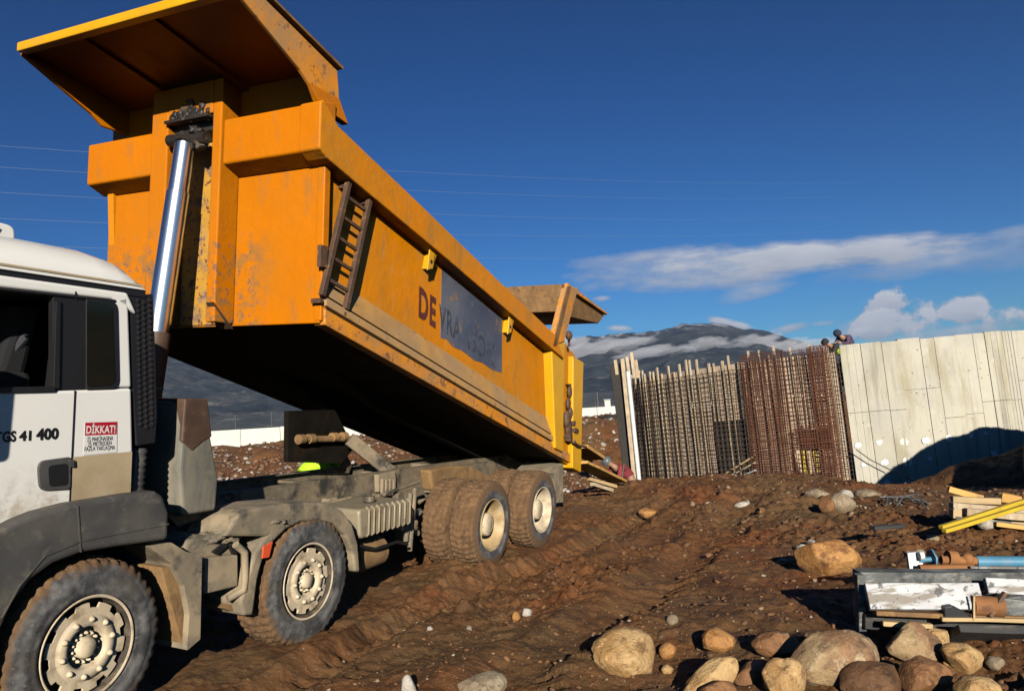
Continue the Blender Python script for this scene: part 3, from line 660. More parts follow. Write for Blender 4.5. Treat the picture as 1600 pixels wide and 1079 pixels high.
# ---- chassis ------------------------------------------------------------
ra = lambda x, y: TP(x, y, .85)
mb = MB()
for l0 in (.85, 1.62):
    top = .66; lo_ = .40
    web = [(-1.5, lo_), (-1.5, top), (7.9, top), (7.9, lo_)]
    mb.prism(web, l0 + .002, l0 + .012)
    for u in (top - .012, lo_): mb.box(-1.5, 7.9, l0 - (0.0 if l0 > 1 else .0), l0 + (.08 if l0 < 1 else -.0) + (.0 if l0 < 1 else .012), u, u + .012) if l0 < 1 else mb.box(-1.5, 7.9, l0 - .07, l0 + .012, u, u + .012)
    mb.box(2.0, 7.9, l0 - .001 if l0 < 1 else l0 - .07, l0 + (.07 if l0 < 1 else .013), .27, .397)
for a in (.4, 2.05, 3.3, 4.6, 5.9, 7.6): mb.box(a, a + .08, .86, 1.62, .3, .6)
fr = mb.build('chassis_frame', 'chassis', truck, bevel=.004)
mb = MB(); mb.prism([ra(585, 741), ra(612, 735), ra(614, 760), ra(586, 768)], .80, .86)
for k in range(4): p = ra(590 + k * 6, 747 + (k % 2)); mb.box(p[0] - .02, p[0] + .02, .77, .8, p[1] - .18, p[1])
mb.build('spring_bracket', 'mudgrey', fr, bevel=.006)
mb = MB()
rnd = random.Random(11)
for k in range(16):
    x = 470 + rnd.random() * 150; y = 788 - (x - 470) * .13 + rnd.random() * 18
    a, u = TP(x, y, .8); s_ = .03 + rnd.random() * .05
    mb = MB(); mb.box(a - s_, a + s_, .74, .84, u - s_ * .6, u + s_ * .6); mb.build('valve_block', 'mudgrey' if k % 3 else 'chassis', fr, bevel=.012)
for k in range(9):
    x = 615 + rnd.random() * 32; y = 772 + rnd.random() * 70
    a, u = TP(x, y, .55); s_ = .03 + rnd.random() * .035
    mb = MB(); mb.tube([(a, .48, u), (a, .56, u)], s_, 12); mb.build('brake_chamber', ['chassis', 'mudbrown', 'steel'][k % 3], fr, bevel=.006)
mb = MB(); l_ = .30
for x0, y0, x1, y1 in ((648, 762, 640, 860), (641, 770, 634, 845)):
    p, r = TP(x0, y0, l_), TP(x1, y1, l_); mb.tube([(p[0], l_, p[1]), (r[0], l_, r[1])], .028, 10)
p, r = TP(600, 772, .5), TP(655, 752, .5); mb.tube([(p[0], .5, p[1]), (r[0], .5, r[1])], .02, 8)
mb.build('air_lines', 'chassis', fr)
for k, (pa_, l_) in enumerate([([(395, 800), (440, 792), (500, 788), (575, 772)], .62), ([(330, 812), (360, 806), (392, 796), (430, 800)], .5), ([(596, 780), (612, 800), (628, 790), (646, 810)], .42), ([(560, 852), (590, 858), (620, 846), (640, 850)], .12)]):
    mb = MB(); mb.tube([(*[TP(x, y, l_)[0]], l_ + .03 * (i_ % 2), TP(x, y, l_)[1]) for i_, (x, y) in enumerate(pa_)], .016, 8); mb.build('air_hose', 'black' if k % 2 else 'mudgrey', fr)
# hump over the third axle and rear bogie guards
mb = MB(); mb.prism([ra(655, 733), ra(690, 726), ra(722, 727), ra(752, 742), ra(765, 760), ra(660, 765)], .70, .86); mb.build('bogie_hanger', 'mudbrown', fr, bevel=.03)
mb = MB(); mb.prism([(5.0, .35), (5.3, .62), (6.6, .62), (6.9, .35)], .72, .84); mb.prism([(5.0, .35), (5.3, .62), (6.6, .62), (6.9, .35)], 1.66, 1.8); mb.build('spring_pack', 'chassis', fr)
# fuel tank with straps, silencer drum below
mb = MB(); tq = lambda x, y: TP(x, y, .10)
prof = rounded([tq(561, 796), tq(641, 779), tq(641, 818), tq(563, 843)], [.05, .04, .04, .06], 5)
mb.prism(prof, .10, .70); ft = mb.build('fuel_tank', 'fuel', truck, bevel=.05, seg=4)
mb = MB()
for k in range(9):
    x = 575 + k * 8; a, u0 = tq(x, 794 - (x - 565) * .2); _, u1 = tq(x, 840 - (x - 565) * .3); mb.tube([(a, .12, u0), (a, .085, u0 - .03), (a, .085, u1 + .02), (a, .11, u1)], .011, 8)
mb.build('tank_rib', 'fuel', ft)
mb = MB(); p = tq(603, 785); mb.tube([(p[0], .3, p[1]), (p[0], .3, p[1] + .05)], .06, 16); mb.build('filler_cap', 'chassis', ft)
mb = MB(); p, r = TP(566, 872, .2), TP(606, 862, .2)
mb.tube([(p[0], .34, p[1] - .02), (p[0] + .42, .34, p[1] - .0)], .15, 20); sl = mb.build('silencer', 'mudbrown', truck)
mb = MB(); mb.tube([(p[0] + .42, .34, p[1]), (p[0] + .52, .36, p[1] - .03), (p[0] + .6, .5, p[1])], .06, 12); mb.build('exhaust_pipe', 'chassis', sl)
# hydraulic oil tank behind the cab
mb = MB(); hq = lambda x, y: TP(x, y, .18)
B = [hq(290, 624), hq(323, 624), hq(330, 680), hq(342, 745), hq(338, 797), hq(285, 806), hq(281, 730), hq(286, 665)]
t_ = [( -.06, 0), (0, 0), (0, 0), (0, 0), (0, 0), (-.04, 0), (-.05, 0), (-.05, 0)]
mb.hexa([(a, .18, u) for a, u in B], [(a + d, .60, u) for (a, u), (d, _) in zip(B, t_)])
ht = mb.build('hydraulic_tank', 'tank', truck, bevel=.025, seg=3)
mb = MB(); B2 = [hq(289, 622.5), hq(324, 622.5), hq(331, 682), hq(317, 690), hq(300, 705), hq(284, 690)]  # darker brown over the upper part of the tank, ending in a V
mb.hexa([(a, .174, u) for a, u in B2], [(a - .03, .61, u) for a, u in B2]); mb.build('tank_upper_brown', 'tankbrown', ht, bevel=.012)
mb = MB(); c = hq(292, 618); mb.tube([(c[0] - .02, .5, c[1] - .02), (c[0] - .02, .5, c[1] + .1)], .02, 8); mb.box(c[0] - .06, c[0] + .04, .46, .54, c[1] + .04, c[1] + .06); mb.build('tank_filler', 'chassis', ht)
mb = MB(); mb.prism([hq(283, 806), hq(340, 796), hq(335, 812), hq(300, 824)], .32, .6); mb.build('tank_bracket', 'chassis', ht)
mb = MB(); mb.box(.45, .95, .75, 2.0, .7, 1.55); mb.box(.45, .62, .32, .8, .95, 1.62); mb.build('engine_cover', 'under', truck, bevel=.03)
# ---- hoist: chromed ram, lever and rod ----------------------------------
cT, cB = TP(289, 226, 1.33), TP(249, 495, 1.33)
mid = lambda t: (cT[0] + (cB[0] - cT[0]) * t, 1.33, cT[1] + (cB[1] - cT[1]) * t)
mb = MB(); mb.tube([mid(0), mid(.285)], .086, 36); mb.tube([mid(.288), mid(1.10)], .095, 36)
ram = mb.build('hoist_ram', 'chrome', truck)
mb = MB(); mb.tube([mid(1.09), mid(1.66)], .112, 28); mb.build('ram_sleeve', 'tankbrown', ram)
mb = MB(); mb.tube([(cT[0], 1.33, cT[1]), (cT[0] + .03, 1.33, cT[1] + .07)], [.085, .06], 16)
mb.tube([(cT[0] + .05, 1.12, cT[1] + .05), (cT[0] + .05, 1.58, cT[1] + .08)], .055, 14)
rnd = random.Random(3)
for k in range(9): mb.ball((cT[0] - .0 + rnd.random() * .1, 1.2 + rnd.random() * .26, cT[1] - .0 + rnd.random() * .13), .025 + rnd.random() * .035, 8, 0, (1, 1.2, .8), .8)
mb.build('ram_eye', 'greasy', ram)
mb = MB(); h = mid(.0); s = mid(1.0); mb.tube([(h[0] + .05, 1.18, h[1] - .15), (s[0] + .06, 1.2, s[1])], .012, 8); mb.build('ram_hose', 'tankbrown', ram)
rL, rR, lv = TP(470, 686, 1.3), TP(537, 685, 1.3), TP(610, 737, .95)
mb = MB(); mb.tube([(rL[0], 1.3, rL[1]), (rR[0], 1.3, rR[1])], .036, 14)
for t in (0, .22, .76, 1): mb.tube([(rL[0] + (rR[0] - rL[0]) * t - .04, 1.3, rL[1]), (rL[0] + (rR[0] - rL[0]) * t + .04, 1.3, rL[1])], .052, 14)
rod = mb.build('stabiliser_rod', 'mudbrown', truck)
mb = MB(); mb.bar((rR[0], 1.22, rR[1]), (lv[0], .95, lv[1]), .07, .15, (0, 0, 1)); mb.bar((rR[0], 1.45, rR[1]), (lv[0], 1.55, lv[1]), .07, .12, (0, 0, 1)); mb.build('lever', 'chassis', rod, bevel=.01)
mb = MB(); p = TP(458, 642, 1.3); r = TP(457, 722, 1.3)
mb.prism([p, TP(530, 640, 1.3), TP(560, 700, 1.3), TP(540, 724, 1.3), r], 1.36, 1.42); mb.build('hoist_plate', 'under', truck)
mb = MB(); mb.prism([TP(866, 786, .0), TP(861, 745, .0), TP(882, 724, .0), TP(882, 784, .0)], .02, .62); mb.build('rear_mud_flap', 'mudgrey', truck)
# ---- dump body -------------------------------------------------------------
TILT = math.radians(15.3); cs, sn = math.cos(TILT), math.sin(TILT)
FA, FU = 2.03, 2.09
def BX(s_, h_): return (FA + s_ * cs + h_ * sn, FU - s_ * sn + h_ * cs)
def bx3(s_, l, h_): a, u = BX(s_, h_); return (a, l, u)
def bprism(mbx, sh, l0, l1, mi=0): return mbx.prism([BX(*p) for p in sh], l0, l1, mi)
BW = 2.68
body = empty('dump_body', (0, 0, 0), truck)
# front wall
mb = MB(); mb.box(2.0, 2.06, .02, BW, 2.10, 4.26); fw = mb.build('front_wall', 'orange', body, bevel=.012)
# hoist column: two flanges, rear plate, head plate
mb = MB()
mb.box(1.77, 1.999, .97, 1.075, 2.12, 4.27); mb.box(1.77, 1.999, 1.63, 1.84, 2.12, 4.27); mb.box(1.765, 1.999, 1.076, 1.629, 3.97, 4.27)
mb.build('hoist_column', 'orange', fw, bevel=.012)
mb = MB(); mb.box(1.985, 1.998, 1.08, 1.625, 2.12, 3.965); mb.build('slot_plate', 'scraped', fw)
mb = MB(); mb.box(1.84, 1.985, 1.09, 1.62, 3.85, 3.96); mb.box(1.72, 1.80, 1.08, 1.625, 3.93, 3.955); mb.build('ram_pocket', 'greasy', fw)
mb = MB(); rnd = random.Random(8)
for k in range(70):
    l_ = 1.35 + rnd.gauss(0, .085); u_ = 3.965 + abs(rnd.gauss(0, .07)) * max(.1, 1 - abs(l_ - 1.33) * 2.5); mb.ball((1.755, l_, u_), .012 + rnd.random() * .026, 6, 0, (.5, 1, 1.1), .9)
mb.build('grease_lump', 'greasy', fw)
mb = MB(); p0, p1, p2, p3 = TPA(325, 473, 1.76), TPA(336, 472, 1.76), TPA(366, 514, 1.98), TPA(344, 514, 1.98)
mb.hexa([(1.75, *p0), (1.75, *p1), (1.97, *p2), (1.97, *p3)], [(1.735, *p0), (1.735, *p1), (1.955, *p2), (1.955, *p3)]); mb.build('foot_bracket', 'tankbrown', fw)
# cross beam either side of the column
mb = MB(); mb.prism(rounded([(1.80, 3.51), (1.80, 3.90), (1.999, 3.96), (1.999, 3.43)], .02), -.095, .968); mb.build('cross_beam', 'orange', fw, bevel=.015); mb = MB(); mb.prism(rounded([(1.80, 3.51), (1.80, 3.90), (1.999, 3.96), (1.999, 3.43)], .02), 1.842, BW + .07)
cb = mb.build('cross_beam', 'orange', fw, bevel=.015)
# canopy
mb = MB()
cp = [(.92, 4.455), (.90, 4.50), (1.0, 4.53), (2.06, 4.30), (2.06, 4.25)]
mb.prism(cp, -.01, 2.44)
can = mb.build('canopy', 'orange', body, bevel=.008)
mb = MB(); mb.prism([(.86, 4.40), (.86, 4.475), (.93, 4.52), (.95, 4.40)], -.03, 2.43); mb.build('canopy_lip', 'yellow_post', can, bevel=.012)
mb = MB(); sp = [(.92, 4.40), (1.0, 4.54), (2.06, 4.27), (2.10, 4.02), (1.72, 4.02), (1.60, 4.10)]
mb.prism(sp, -.05, -.012); mb.build('canopy_cheek', 'orange_worn', can, bevel=.008)
mb = MB(); mb.hexa([(1.70, -.055, 4.035), (2.09, -.055, 4.035), (2.20, -.075, 3.84), (1.84, -.075, 3.885)], [(1.70, -.02, 4.035), (2.09, -.02, 4.035), (2.20, .0, 3.84), (1.84, .0, 3.885)]); mb.build('cheek_fold', 'orange', can, bevel=.006)
mb = MB(); mb.prism(sp, 2.442, 2.48); mb.build('canopy_cheek', 'orange', can, bevel=.008)
mb = MB(); mb.prism([(1.02, 4.538), (1.0, 4.56), (2.08, 4.30), (2.07, 4.275)], -.10, .3); mb.build('canopy_rim', 'rusty_gate', can)
mb = MB()
for l_ in (.92, 1.75): mb.prism([(.97, 4.455), (2.0, 4.27), (2.0, 4.22), (.97, 4.425)], l_ - .03, l_ + .03)
mb.build('canopy_rib', 'orange', can)
# near side wall
SL = .07
mb = MB(); bprism(mb, [(-.36, 1.34), (4.95, 1.34), (5.2, .1), (0.01, .1)], SL, SL + .06); side = mb.build('side_wall', 'orange_side', body, bevel=.006)
mb = MB(); mb.prism([(1.995, 2.12), (2.075, 2.12), (2.075, 3.45), (1.995, 3.5)], .0, .08); mb.build('corner_post', 'orange', side, bevel=.01)
mb = MB(); mb.box(2.085, 2.093, .062, .07, 2.6, 3.4); mb.build('corner_seam', 'maroon', side)
mb = MB(); bprism(mb, [(-.44, 1.34), (4.95, 1.34), (5.2, .1), (0, .1)], BW - .1, BW - .02); mb.build('far_side_wall', 'orange_side', body)
mb = MB()
rl = lambda x, y: TP(x, y, -.10)
rail = [(1.797, 3.905), (1.84, 3.93), rl(530, 198), rl(660, 322), rl(800, 458), rl(868, 523), rl(882, 561), rl(700, 405), rl(560, 288), (1.90, 3.46), (1.797, 3.515)]
mb.hexa([(a, -.10, u) for a, u in rail], [(a, .12, u) for a, u in rail])
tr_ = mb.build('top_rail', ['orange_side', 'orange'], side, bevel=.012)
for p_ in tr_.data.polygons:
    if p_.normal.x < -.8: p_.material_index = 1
# lower slope and sill
mb = MB()
def strip(s0, s1, sec, s1b=None):              # (l, h) section swept along the body
    k0, k1 = [bx3(s0 - (h - .0) * .30, l, h) for l, h in sec], [bx3(s1 - h * .16, l, h) for l, h in sec]
    mb.hexa(k0, k1)
strip(.0, 5.22, [(.069, .46), (-.01, .26), (-.01, .245), (.10, .245), (.10, .46)])
mb.build('dust_ledge', 'orange_dusty', side)
mb = MB(); strip(.0, 5.22, [(.03, .243), (-.03, .22), (-.03, .155), (.03, .14), (.10, .14), (.10, .243)]); mb.build('sill', 'orange_dusty', side, bevel=.006)
mb = MB(); strip(.0, 6.15, [(.0, .138), (-.02, .12), (-.02, .0), (.10, .0), (.10, .138)]); mb.build('lower_edge_beam', 'orange_worn', side, bevel=.008)
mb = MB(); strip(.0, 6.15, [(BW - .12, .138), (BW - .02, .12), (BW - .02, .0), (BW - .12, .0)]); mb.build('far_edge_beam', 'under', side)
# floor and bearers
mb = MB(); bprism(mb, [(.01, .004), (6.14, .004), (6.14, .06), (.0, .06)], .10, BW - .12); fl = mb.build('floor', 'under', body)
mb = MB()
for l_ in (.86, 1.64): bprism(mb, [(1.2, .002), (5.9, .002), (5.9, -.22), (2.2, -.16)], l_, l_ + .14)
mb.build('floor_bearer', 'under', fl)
# grey patch and lettering on the side, following the body's slope
e1 = Vector((cs, 0, -sn)); e2 = Vector((sn, 0, cs)); up_ = Vector((0, 0, 1))
pa = [TP(690, 418, SL), TP(784, 497, SL), TP(784, 582, SL), TP(770, 578, SL), TP(752, 566, SL), TP(741, 563, SL), TP(722, 548, SL), TP(706, 541, SL), TP(698, 530, SL), TP(688, 528, SL)]
mb = MB(); mb.prism(pa, SL - .003, SL + .01); mb.build('grey_patch', 'slate', side)
def side_text(body_, s0, s1, h0, hgt, name, m_, l):
    b = MB(); size = hgt / .71; vs, fs = text_mesh(body_, size, .016 if body_ == 'DE' else .006, 'LEFT', 1.12); wd = max(v[0] for v in vs); k = (s1 - s0) / wd
    O = Vector(bx3(s0, l, h0)); b.add([O + e1 * v[0] * k + up_ * v[1] for v in vs], fs); return b.build(name, m_, side)
side_text('DE', 1.44, 1.80, .64, .30, 'side_lettering', 'maroon', SL - .004)
side_text('VRA', 1.86, 2.34, .66, .26, 'side_lettering', 'greyletter', SL - .006)
side_text('ISON', 2.52, 3.2, .66, .26, 'side_lettering', 'greyletter', SL - .006)
# lugs
for s_ in (1.32, 3.25):
    mb = MB(); B = [BX(s_ - .10, 1.26), BX(s_ + .10, 1.26), BX(s_ + .0, 1.02), BX(s_ - .08, 1.05)]
    mb.prism([BX(s_ - .04, 1.29), BX(s_ + .10, 1.29), BX(s_ + .06, 1.12), BX(s_ - .02, 1.07)], -.05, -.035); bprism(mb, [(s_ + .05, 1.29), (s_ + .09, 1.29), (s_ + .07, 1.12), (s_ + .05, 1.12)], -.05, SL)
    lug = mb.build('lug', 'yellow_post', side, bevel=.004)
    mb = MB(); c = BX(s_ + .025, 1.18); mb.prism([(c[0] + .022 * math.cos(6.283 * k / 14), c[1] + .022 * math.sin(6.283 * k / 14)) for k in range(14)], -.0515, -.049); mb.build('lug_hole', 'black', lug)
# ladder
mb = MB(); L0 = -.03
lad = [TP(545, 283, L0), TP(503, 462, L0), TP(578, 308, L0), TP(540, 483, L0)]
for p, r in ((lad[0], lad[1]), (lad[2], lad[3])): mb.bar((p[0], L0, p[1]), (r[0], L0, r[1]), .05, .045, (0, 1, 0))
for k in range(5):
    t = .13 + k * .18; p = [lad[0][i] + (lad[1][i] - lad[0][i]) * t for i in ids[0][:0] or (0, 1)]; r = [lad[2][i] + (lad[3][i] - lad[2][i]) * t for i in (0, 1)]
    mb.bar((p[0], L0 + .005, p[1]), (r[0], L0 + .005, r[1]), .03, .03, (0, 1, 0))
for p in lad: mb.box(p[0] - .02, p[0] + .02, L0, SL, p[1] - .02 - .04, p[1] + .02 - .04)
mb.build('ladder', 'ladder', side, bevel=.004)
mb = MB(); c = TP(500, 395, .0); mb.box(c[0] - .035, c[0] + .05, -.04, .0, c[1] - .12, c[1] + .06); mb.build('corner_block', 'ladder', side)  # small dark brown block on the corner left of the ladder
# rear posts and corner plate
pq = lambda x, y: TP(x, y, -.06)
mb = MB(); mb.prism([pq(862, 532), pq(883, 524), pq(880, 706), pq(868, 700)], -.06, .16); p1 = mb.build('rear_post', 'yellow_post', body, bevel=.015)
mb = MB(); mb.prism([pq(896, 556), pq(912, 566), pq(908, 738), pq(895, 731)], -.06, .16); mb.build('rear_post', 'yellow_post', body, bevel=.012)
mb = MB(); mb.prism([TP(878, 528, .0), TP(900, 555, .0), TP(900, 735, .0), TP(872, 712, .0)], .02, .08); cpn = mb.build('corner_plate', 'orange_side', body)
mb = MB(); mb.prism([TP(888, 600, -.03), TP(904, 598, -.03), TP(893, 612, -.03)], -.03, .02); mb.build('corner_hole', 'black', cpn)
mb = MB(); rnd = random.Random(21)
pts = [(892, 612), (890, 630), (893, 645), (888, 655), (890, 668), (893, 680), (898, 692)]
for i, (x, y) in enumerate(pts):
    a, u = TP(x, y, -.05); mb.ball((a, -.03, u), .06 if i not in (3, 4) else .09, 6, 0, (1, .6, 1.5))
for k in range(5):
    x, y = 888 + rnd.random() * 16, 650 + rnd.random() * 45; a, u = TP(x, y, -.07); mb.box(a - .05, a + .05, -.09, .0, u - .03, u + .03)
pts3 = [TP(896, 690, -.1), TP(904, 696, -.1), TP(916, 698, -.1)]; mb.tube([(a, -.1, u) for a, u in pts3], .02, 8)
mb.build('tailgate_latch', 'ladder', body, bevel=.01)
# tailgate swung up on its arms
mb = MB(); HA, HU = TP(884, 447, 0)
tip = TP(946, 492, 0)
gate_prof = [(HA - .1, HU + .02), (HA + .03, HU + .03), (tip[0], tip[1] + .02), (tip[0] - .01, tip[1] - .03), (tip[0] - .25, tip[1] - .16), (HA + .3, HU - .42), (HA - .12, HU - .38)]
mb.prism(gate_prof, .03, BW - .1); gt = mb.build('tailgate', 'rusty_gate', body, bevel=.012)
mb = MB(); mb.prism([(HA + .02, HU + .045), (tip[0] + .03, tip[1] + .03), (tip[0] + .03, tip[1] + .005), (HA + .02, HU - .02)], -.03, .028); mb.build('gate_rim', 'orange_worn', gt)
aq = lambda x, y: TP(x, y, -.08)
mb = MB(); mb.prism([aq(887, 449), aq(904, 449), aq(882, 533), aq(864, 540)], -.08, .02); arm = mb.build('gate_arm', 'orange_worn', body, bevel=.01)
mb = MB(); mb.prism([aq(885, 447), aq(891, 447), aq(868, 541), aq(862, 541)], -.10, -.082); mb.build('arm_web', 'rusty_gate', arm)
mb = MB(); a, u = aq(889, 524); mb.ball((a, -.08, u), .07, 8, 0, (1, .7, 1)); mb.tube([(a + .05, -.06, u), (a + .06, -.06, u - .16)], .02, 8); mb.build('gate_hinge', 'ladder', arm)

# keep the tree to thing > part > sub-part
def settle(part):
    for sub_ in list(part.children):
        for deep in list(sub_.children_recursive): deep.parent = part
for part_ in list(truck.children): settle(part_)

# ================================================================== ground
TC = np.array((12.0, 30.0)); TR = 8.0          # round concrete basin under construction
AMP_T = np.array([-.4, .0, .06, .10, .16, .24, .32, .38, .44, .52, .60, .8]); AMP_Z = np.array([.05, .10, .22, .30, .34, .36, .24, .02, -.14, -.26, -.30, -.2])
def truck_coords(x, y, z=0.0):
    p = np.stack([np.asarray(x, float) - tO[0], np.asarray(y, float) - tO[1]], -1)
    a = p @ (tA[:2] / np.linalg.norm(tA[:2])); lh = nrm((tL[0], tL[1], 0))[:2]
    return a, p @ lh
def ground_z(x, y, fine=True):
    x = np.asarray(x, float); y = np.asarray(y, float)
    d = np.hypot(x, y); t = x / np.maximum(y, .5)
    # slow swells
    z = (fbm(x * .22, y * .22, None, 3, 3) - .5) * .22 * sstep(d, 2, 9)
    # brow before the basin, trench beyond it
    amp = np.interp(t, AMP_T, AMP_Z)
    z = z + amp * np.exp(-((y - 15.6) / 2.6) ** 2) * sstep(t, -.1, .06)
    tr = sstep(y, 16.6, 20.5) * sstep(t, -.02, .08) * (1 - sstep(y, 40, 47))
    z = z - 1.25 * tr
    # bank rising to the far boundary wall
    z = z + 2.15 * sstep(y, 23, 57) * (1 - tr * .4) - .25 * sstep(y, 62, 120) + .0
    # ground under the truck leans with it
    a, l = truck_coords(x, y)
    wt = sstep(a, -5, -3) * (1 - sstep(a, 9, 12)) * sstep(l, -1.6, -.1) * (1 - sstep(l, 5, 11))
    zt = .0 + .108 * np.clip(l, -.5, 5.5)
    z = z * (1 - wt) + zt * wt
    # banked-up mud beside the wheels, wheel ruts
    near = sstep(a, -2, 0) * (1 - sstep(a, 9.5, 12))
    rut = np.zeros_like(z)
    for c, w_, dp in ((-.55, .22, -.05), (-.28, .10, .07), (-.95, .16, .05), (-2.1, .25, -.07), (-2.5, .14, .05), (-1.72, .14, .05)):
        rut = rut + dp * np.exp(-((l + (fbm(a * .5, a * 0 + c, None, 9, 2) - .5) * .5 - c) / w_) ** 2)
    z = z + rut * near
    trk = np.exp(-((l + .62 - .16 * np.sin(a * .35)) / .17) ** 4) + np.exp(-((l + 2.25 + .2 * np.sin(a * .3)) / .17) ** 4)
    z = z + near * trk * (-.03 + .014 * np.sign(np.sin(a * 6.283 / .19 + 4 * np.abs(l + .62))))
    # spoil heap to the right; unseen ones added to shade it and the wall
    for hx, hy, r, h in ((12.3, 17.9, 3.9, 1.0), (14.9, 12.1, 6.3, 2.55), (20.5, 15.6, 4.6, 3.4)):
        q = np.hypot(x - hx, y - hy) / r
        z = z + h * np.clip(1 - q, 0, 1) ** (.35 if h == 2.55 else .62) * (1 - (0 if h == 2.55 else .25) * np.clip(1 - q, 0, 1)) * (1 + .25 * (fbm(x * .8, y * .8, None, 12, 3) - .5))
    # far rubble bank
    rb = sstep(y, 26, 34) * (1 - sstep(y, 58, 64))
    z = z + (fbm(x * .5, y * .5, None, 14, 4) - .5) * .9 * rb
    if fine:
        nearw = (1 - sstep(d, 20, 60))
        lump = fbm(x * 1.3, y * 1.3, None, 5, 4) - .5
        clod = np.abs(fbm(x * 4.2, y * 4.2, None, 6, 4) - .5)
        churn = fbm(x * 11, y * 11, None, 7, 3) - .5
        patch = sstep(fbm(x * .5, y * .5, None, 8, 2), .38, .62)
        z = z + nearw * (lump * .20 + (.09 - clod * .55) * .13 + churn * .06 * (.4 + .6 * patch) + np.clip(fbm(x * 6.5, y * 6.5, None, 41, 4) - .53, 0, 1) * .20 * (.15 + .85 * patch) + np.clip(fbm(x * 15, y * 15, None, 43, 3) - .54, 0, 1) * .10 * (.3 + .7 * patch))
    return z
def ground_hit(px, py, dmin=2.0, dmax=80):
    d = np.linspace(dmin, dmax, 6000); r = c2w(ray(px, py))
    X, Y, Z = r[0] * d, r[1] * d, CAM_H + r[2] * d
    below = Z < ground_z(X, Y)
    i = int(np.argmax(below)) if below.any() else len(d) - 1
    return np.array((X[i], Y[i], Z[i])), float(d[i])

az = np.radians(np.concatenate([np.linspace(-180, -47, 30, endpoint=False), np.linspace(-47, 47, 900, endpoint=False), np.linspace(47, 180, 30, endpoint=False)]))
rd = np.concatenate([np.linspace(.5, 3.2, 10, endpoint=False), 3.2 * (24 / 3.2) ** np.linspace(0, 1, 560, endpoint=False), 24 * (80 / 24) ** np.linspace(0, 1, 110, endpoint=False), 80 * (9000 / 80) ** np.linspace(0, 1, 40)])
Rg, Ag = np.meshgrid(rd, az, indexing='ij')
gx, gy = Rg * np.sin(Ag), Rg * np.cos(Ag)
gz = ground_z(gx, gy)
nr, na = Rg.shape
co = np.concatenate([np.stack([gx, gy, gz], -1).reshape(-1, 3), [[0, 0, float(ground_z(0., 0.))]]])
i = np.arange(nr - 1)[:, None] * na; j = np.arange(na)[None, :]; j2 = (j + 1) % na
quads = np.stack([i + j, i + j2, i + na + j2, i + na + j], -1).reshape(-1, 4)[:, ::-1]
tris = np.stack([np.full(na, nr * na), (np.arange(na) + 1) % na, np.arange(na)], -1)[:, ::-1]
def np_mesh(name, co, polys):
    me = bpy.data.meshes.new(name); me.vertices.add(len(co)); me.vertices.foreach_set('co', np.asarray(co, np.float32).ravel())
    loops = np.concatenate([p.ravel() for p in polys]).astype(np.int32)
    sizes = np.concatenate([np.full(len(p), p.shape[1], np.int32) for p in polys]); starts = np.concatenate([[0], np.cumsum(sizes)[:-1]]).astype(np.int32)
    me.loops.add(len(loops)); me.loops.foreach_set('vertex_index', loops)
    me.polygons.add(len(sizes)); me.polygons.foreach_set('loop_start', starts); me.polygons.foreach_set('loop_total', sizes)
    me.polygons.foreach_set('use_smooth', np.ones(len(sizes), bool)); me.update(calc_edges=True); me.validate()
    return me
def plain(name, me, mats, parent=None):
    for m_ in (mats if isinstance(mats, list) else [mats]): me.materials.append(M[m_] if isinstance(m_, str) else m_)
    o = bpy.data.objects.new(name, me); COL.objects.link(o); o.parent = parent; return o
M['mud'] = mat('wet_brown_mud', (.182, .078, .027), .74, var=.28, vscale=.55, spec=.25,
    bump=[(9, .6, .06), (34, .9, .024), (120, .8, .009), (300, .6, .004)], layers=[
    dict(c=(.19, .105, .045), s=.35, lo=.46, hi=.62, amt=.8), dict(c=(.070, .033, .012), s=1.3, lo=.52, hi=.66, amt=.75, r=.55), dict(c=(.215, .072, .022), s=.7, lo=.52, hi=.64, amt=.75), dict(c=(.14, .085, .036), s=.5, lo=.5, hi=.64, amt=.7),
    dict(c=(.055, .03, .015), s=7, lo=.56, hi=.68, amt=.7, r=.55), dict(c=(.22, .155, .095), s=24, lo=.62, hi=.7, amt=.7),
    dict(c=(.36, .30, .22), vor=1, s=19, lo=.12, hi=.17, pick=.86, amt=.6), dict(c=(.40, .35, .28), vor=1, s=52, lo=.15, hi=.2, pick=.86, amt=.6)])
ground = plain('ground', np_mesh('ground', co, [quads, tris]), 'mud'); tag(ground, kind='structure')

# ================================================================== stones
def ico(sub):
    bm = bmesh.new(); bmesh.ops.create_icosphere(bm, subdivisions=sub, radius=1); vs = np.array([v.co[:] for v in bm.verts]); fs = np.array([[v.index for v in f.verts] for f in bm.faces]); bm.free(); return vs, fs
IC = {k: ico(k) for k in (1, 2, 3, 5)}
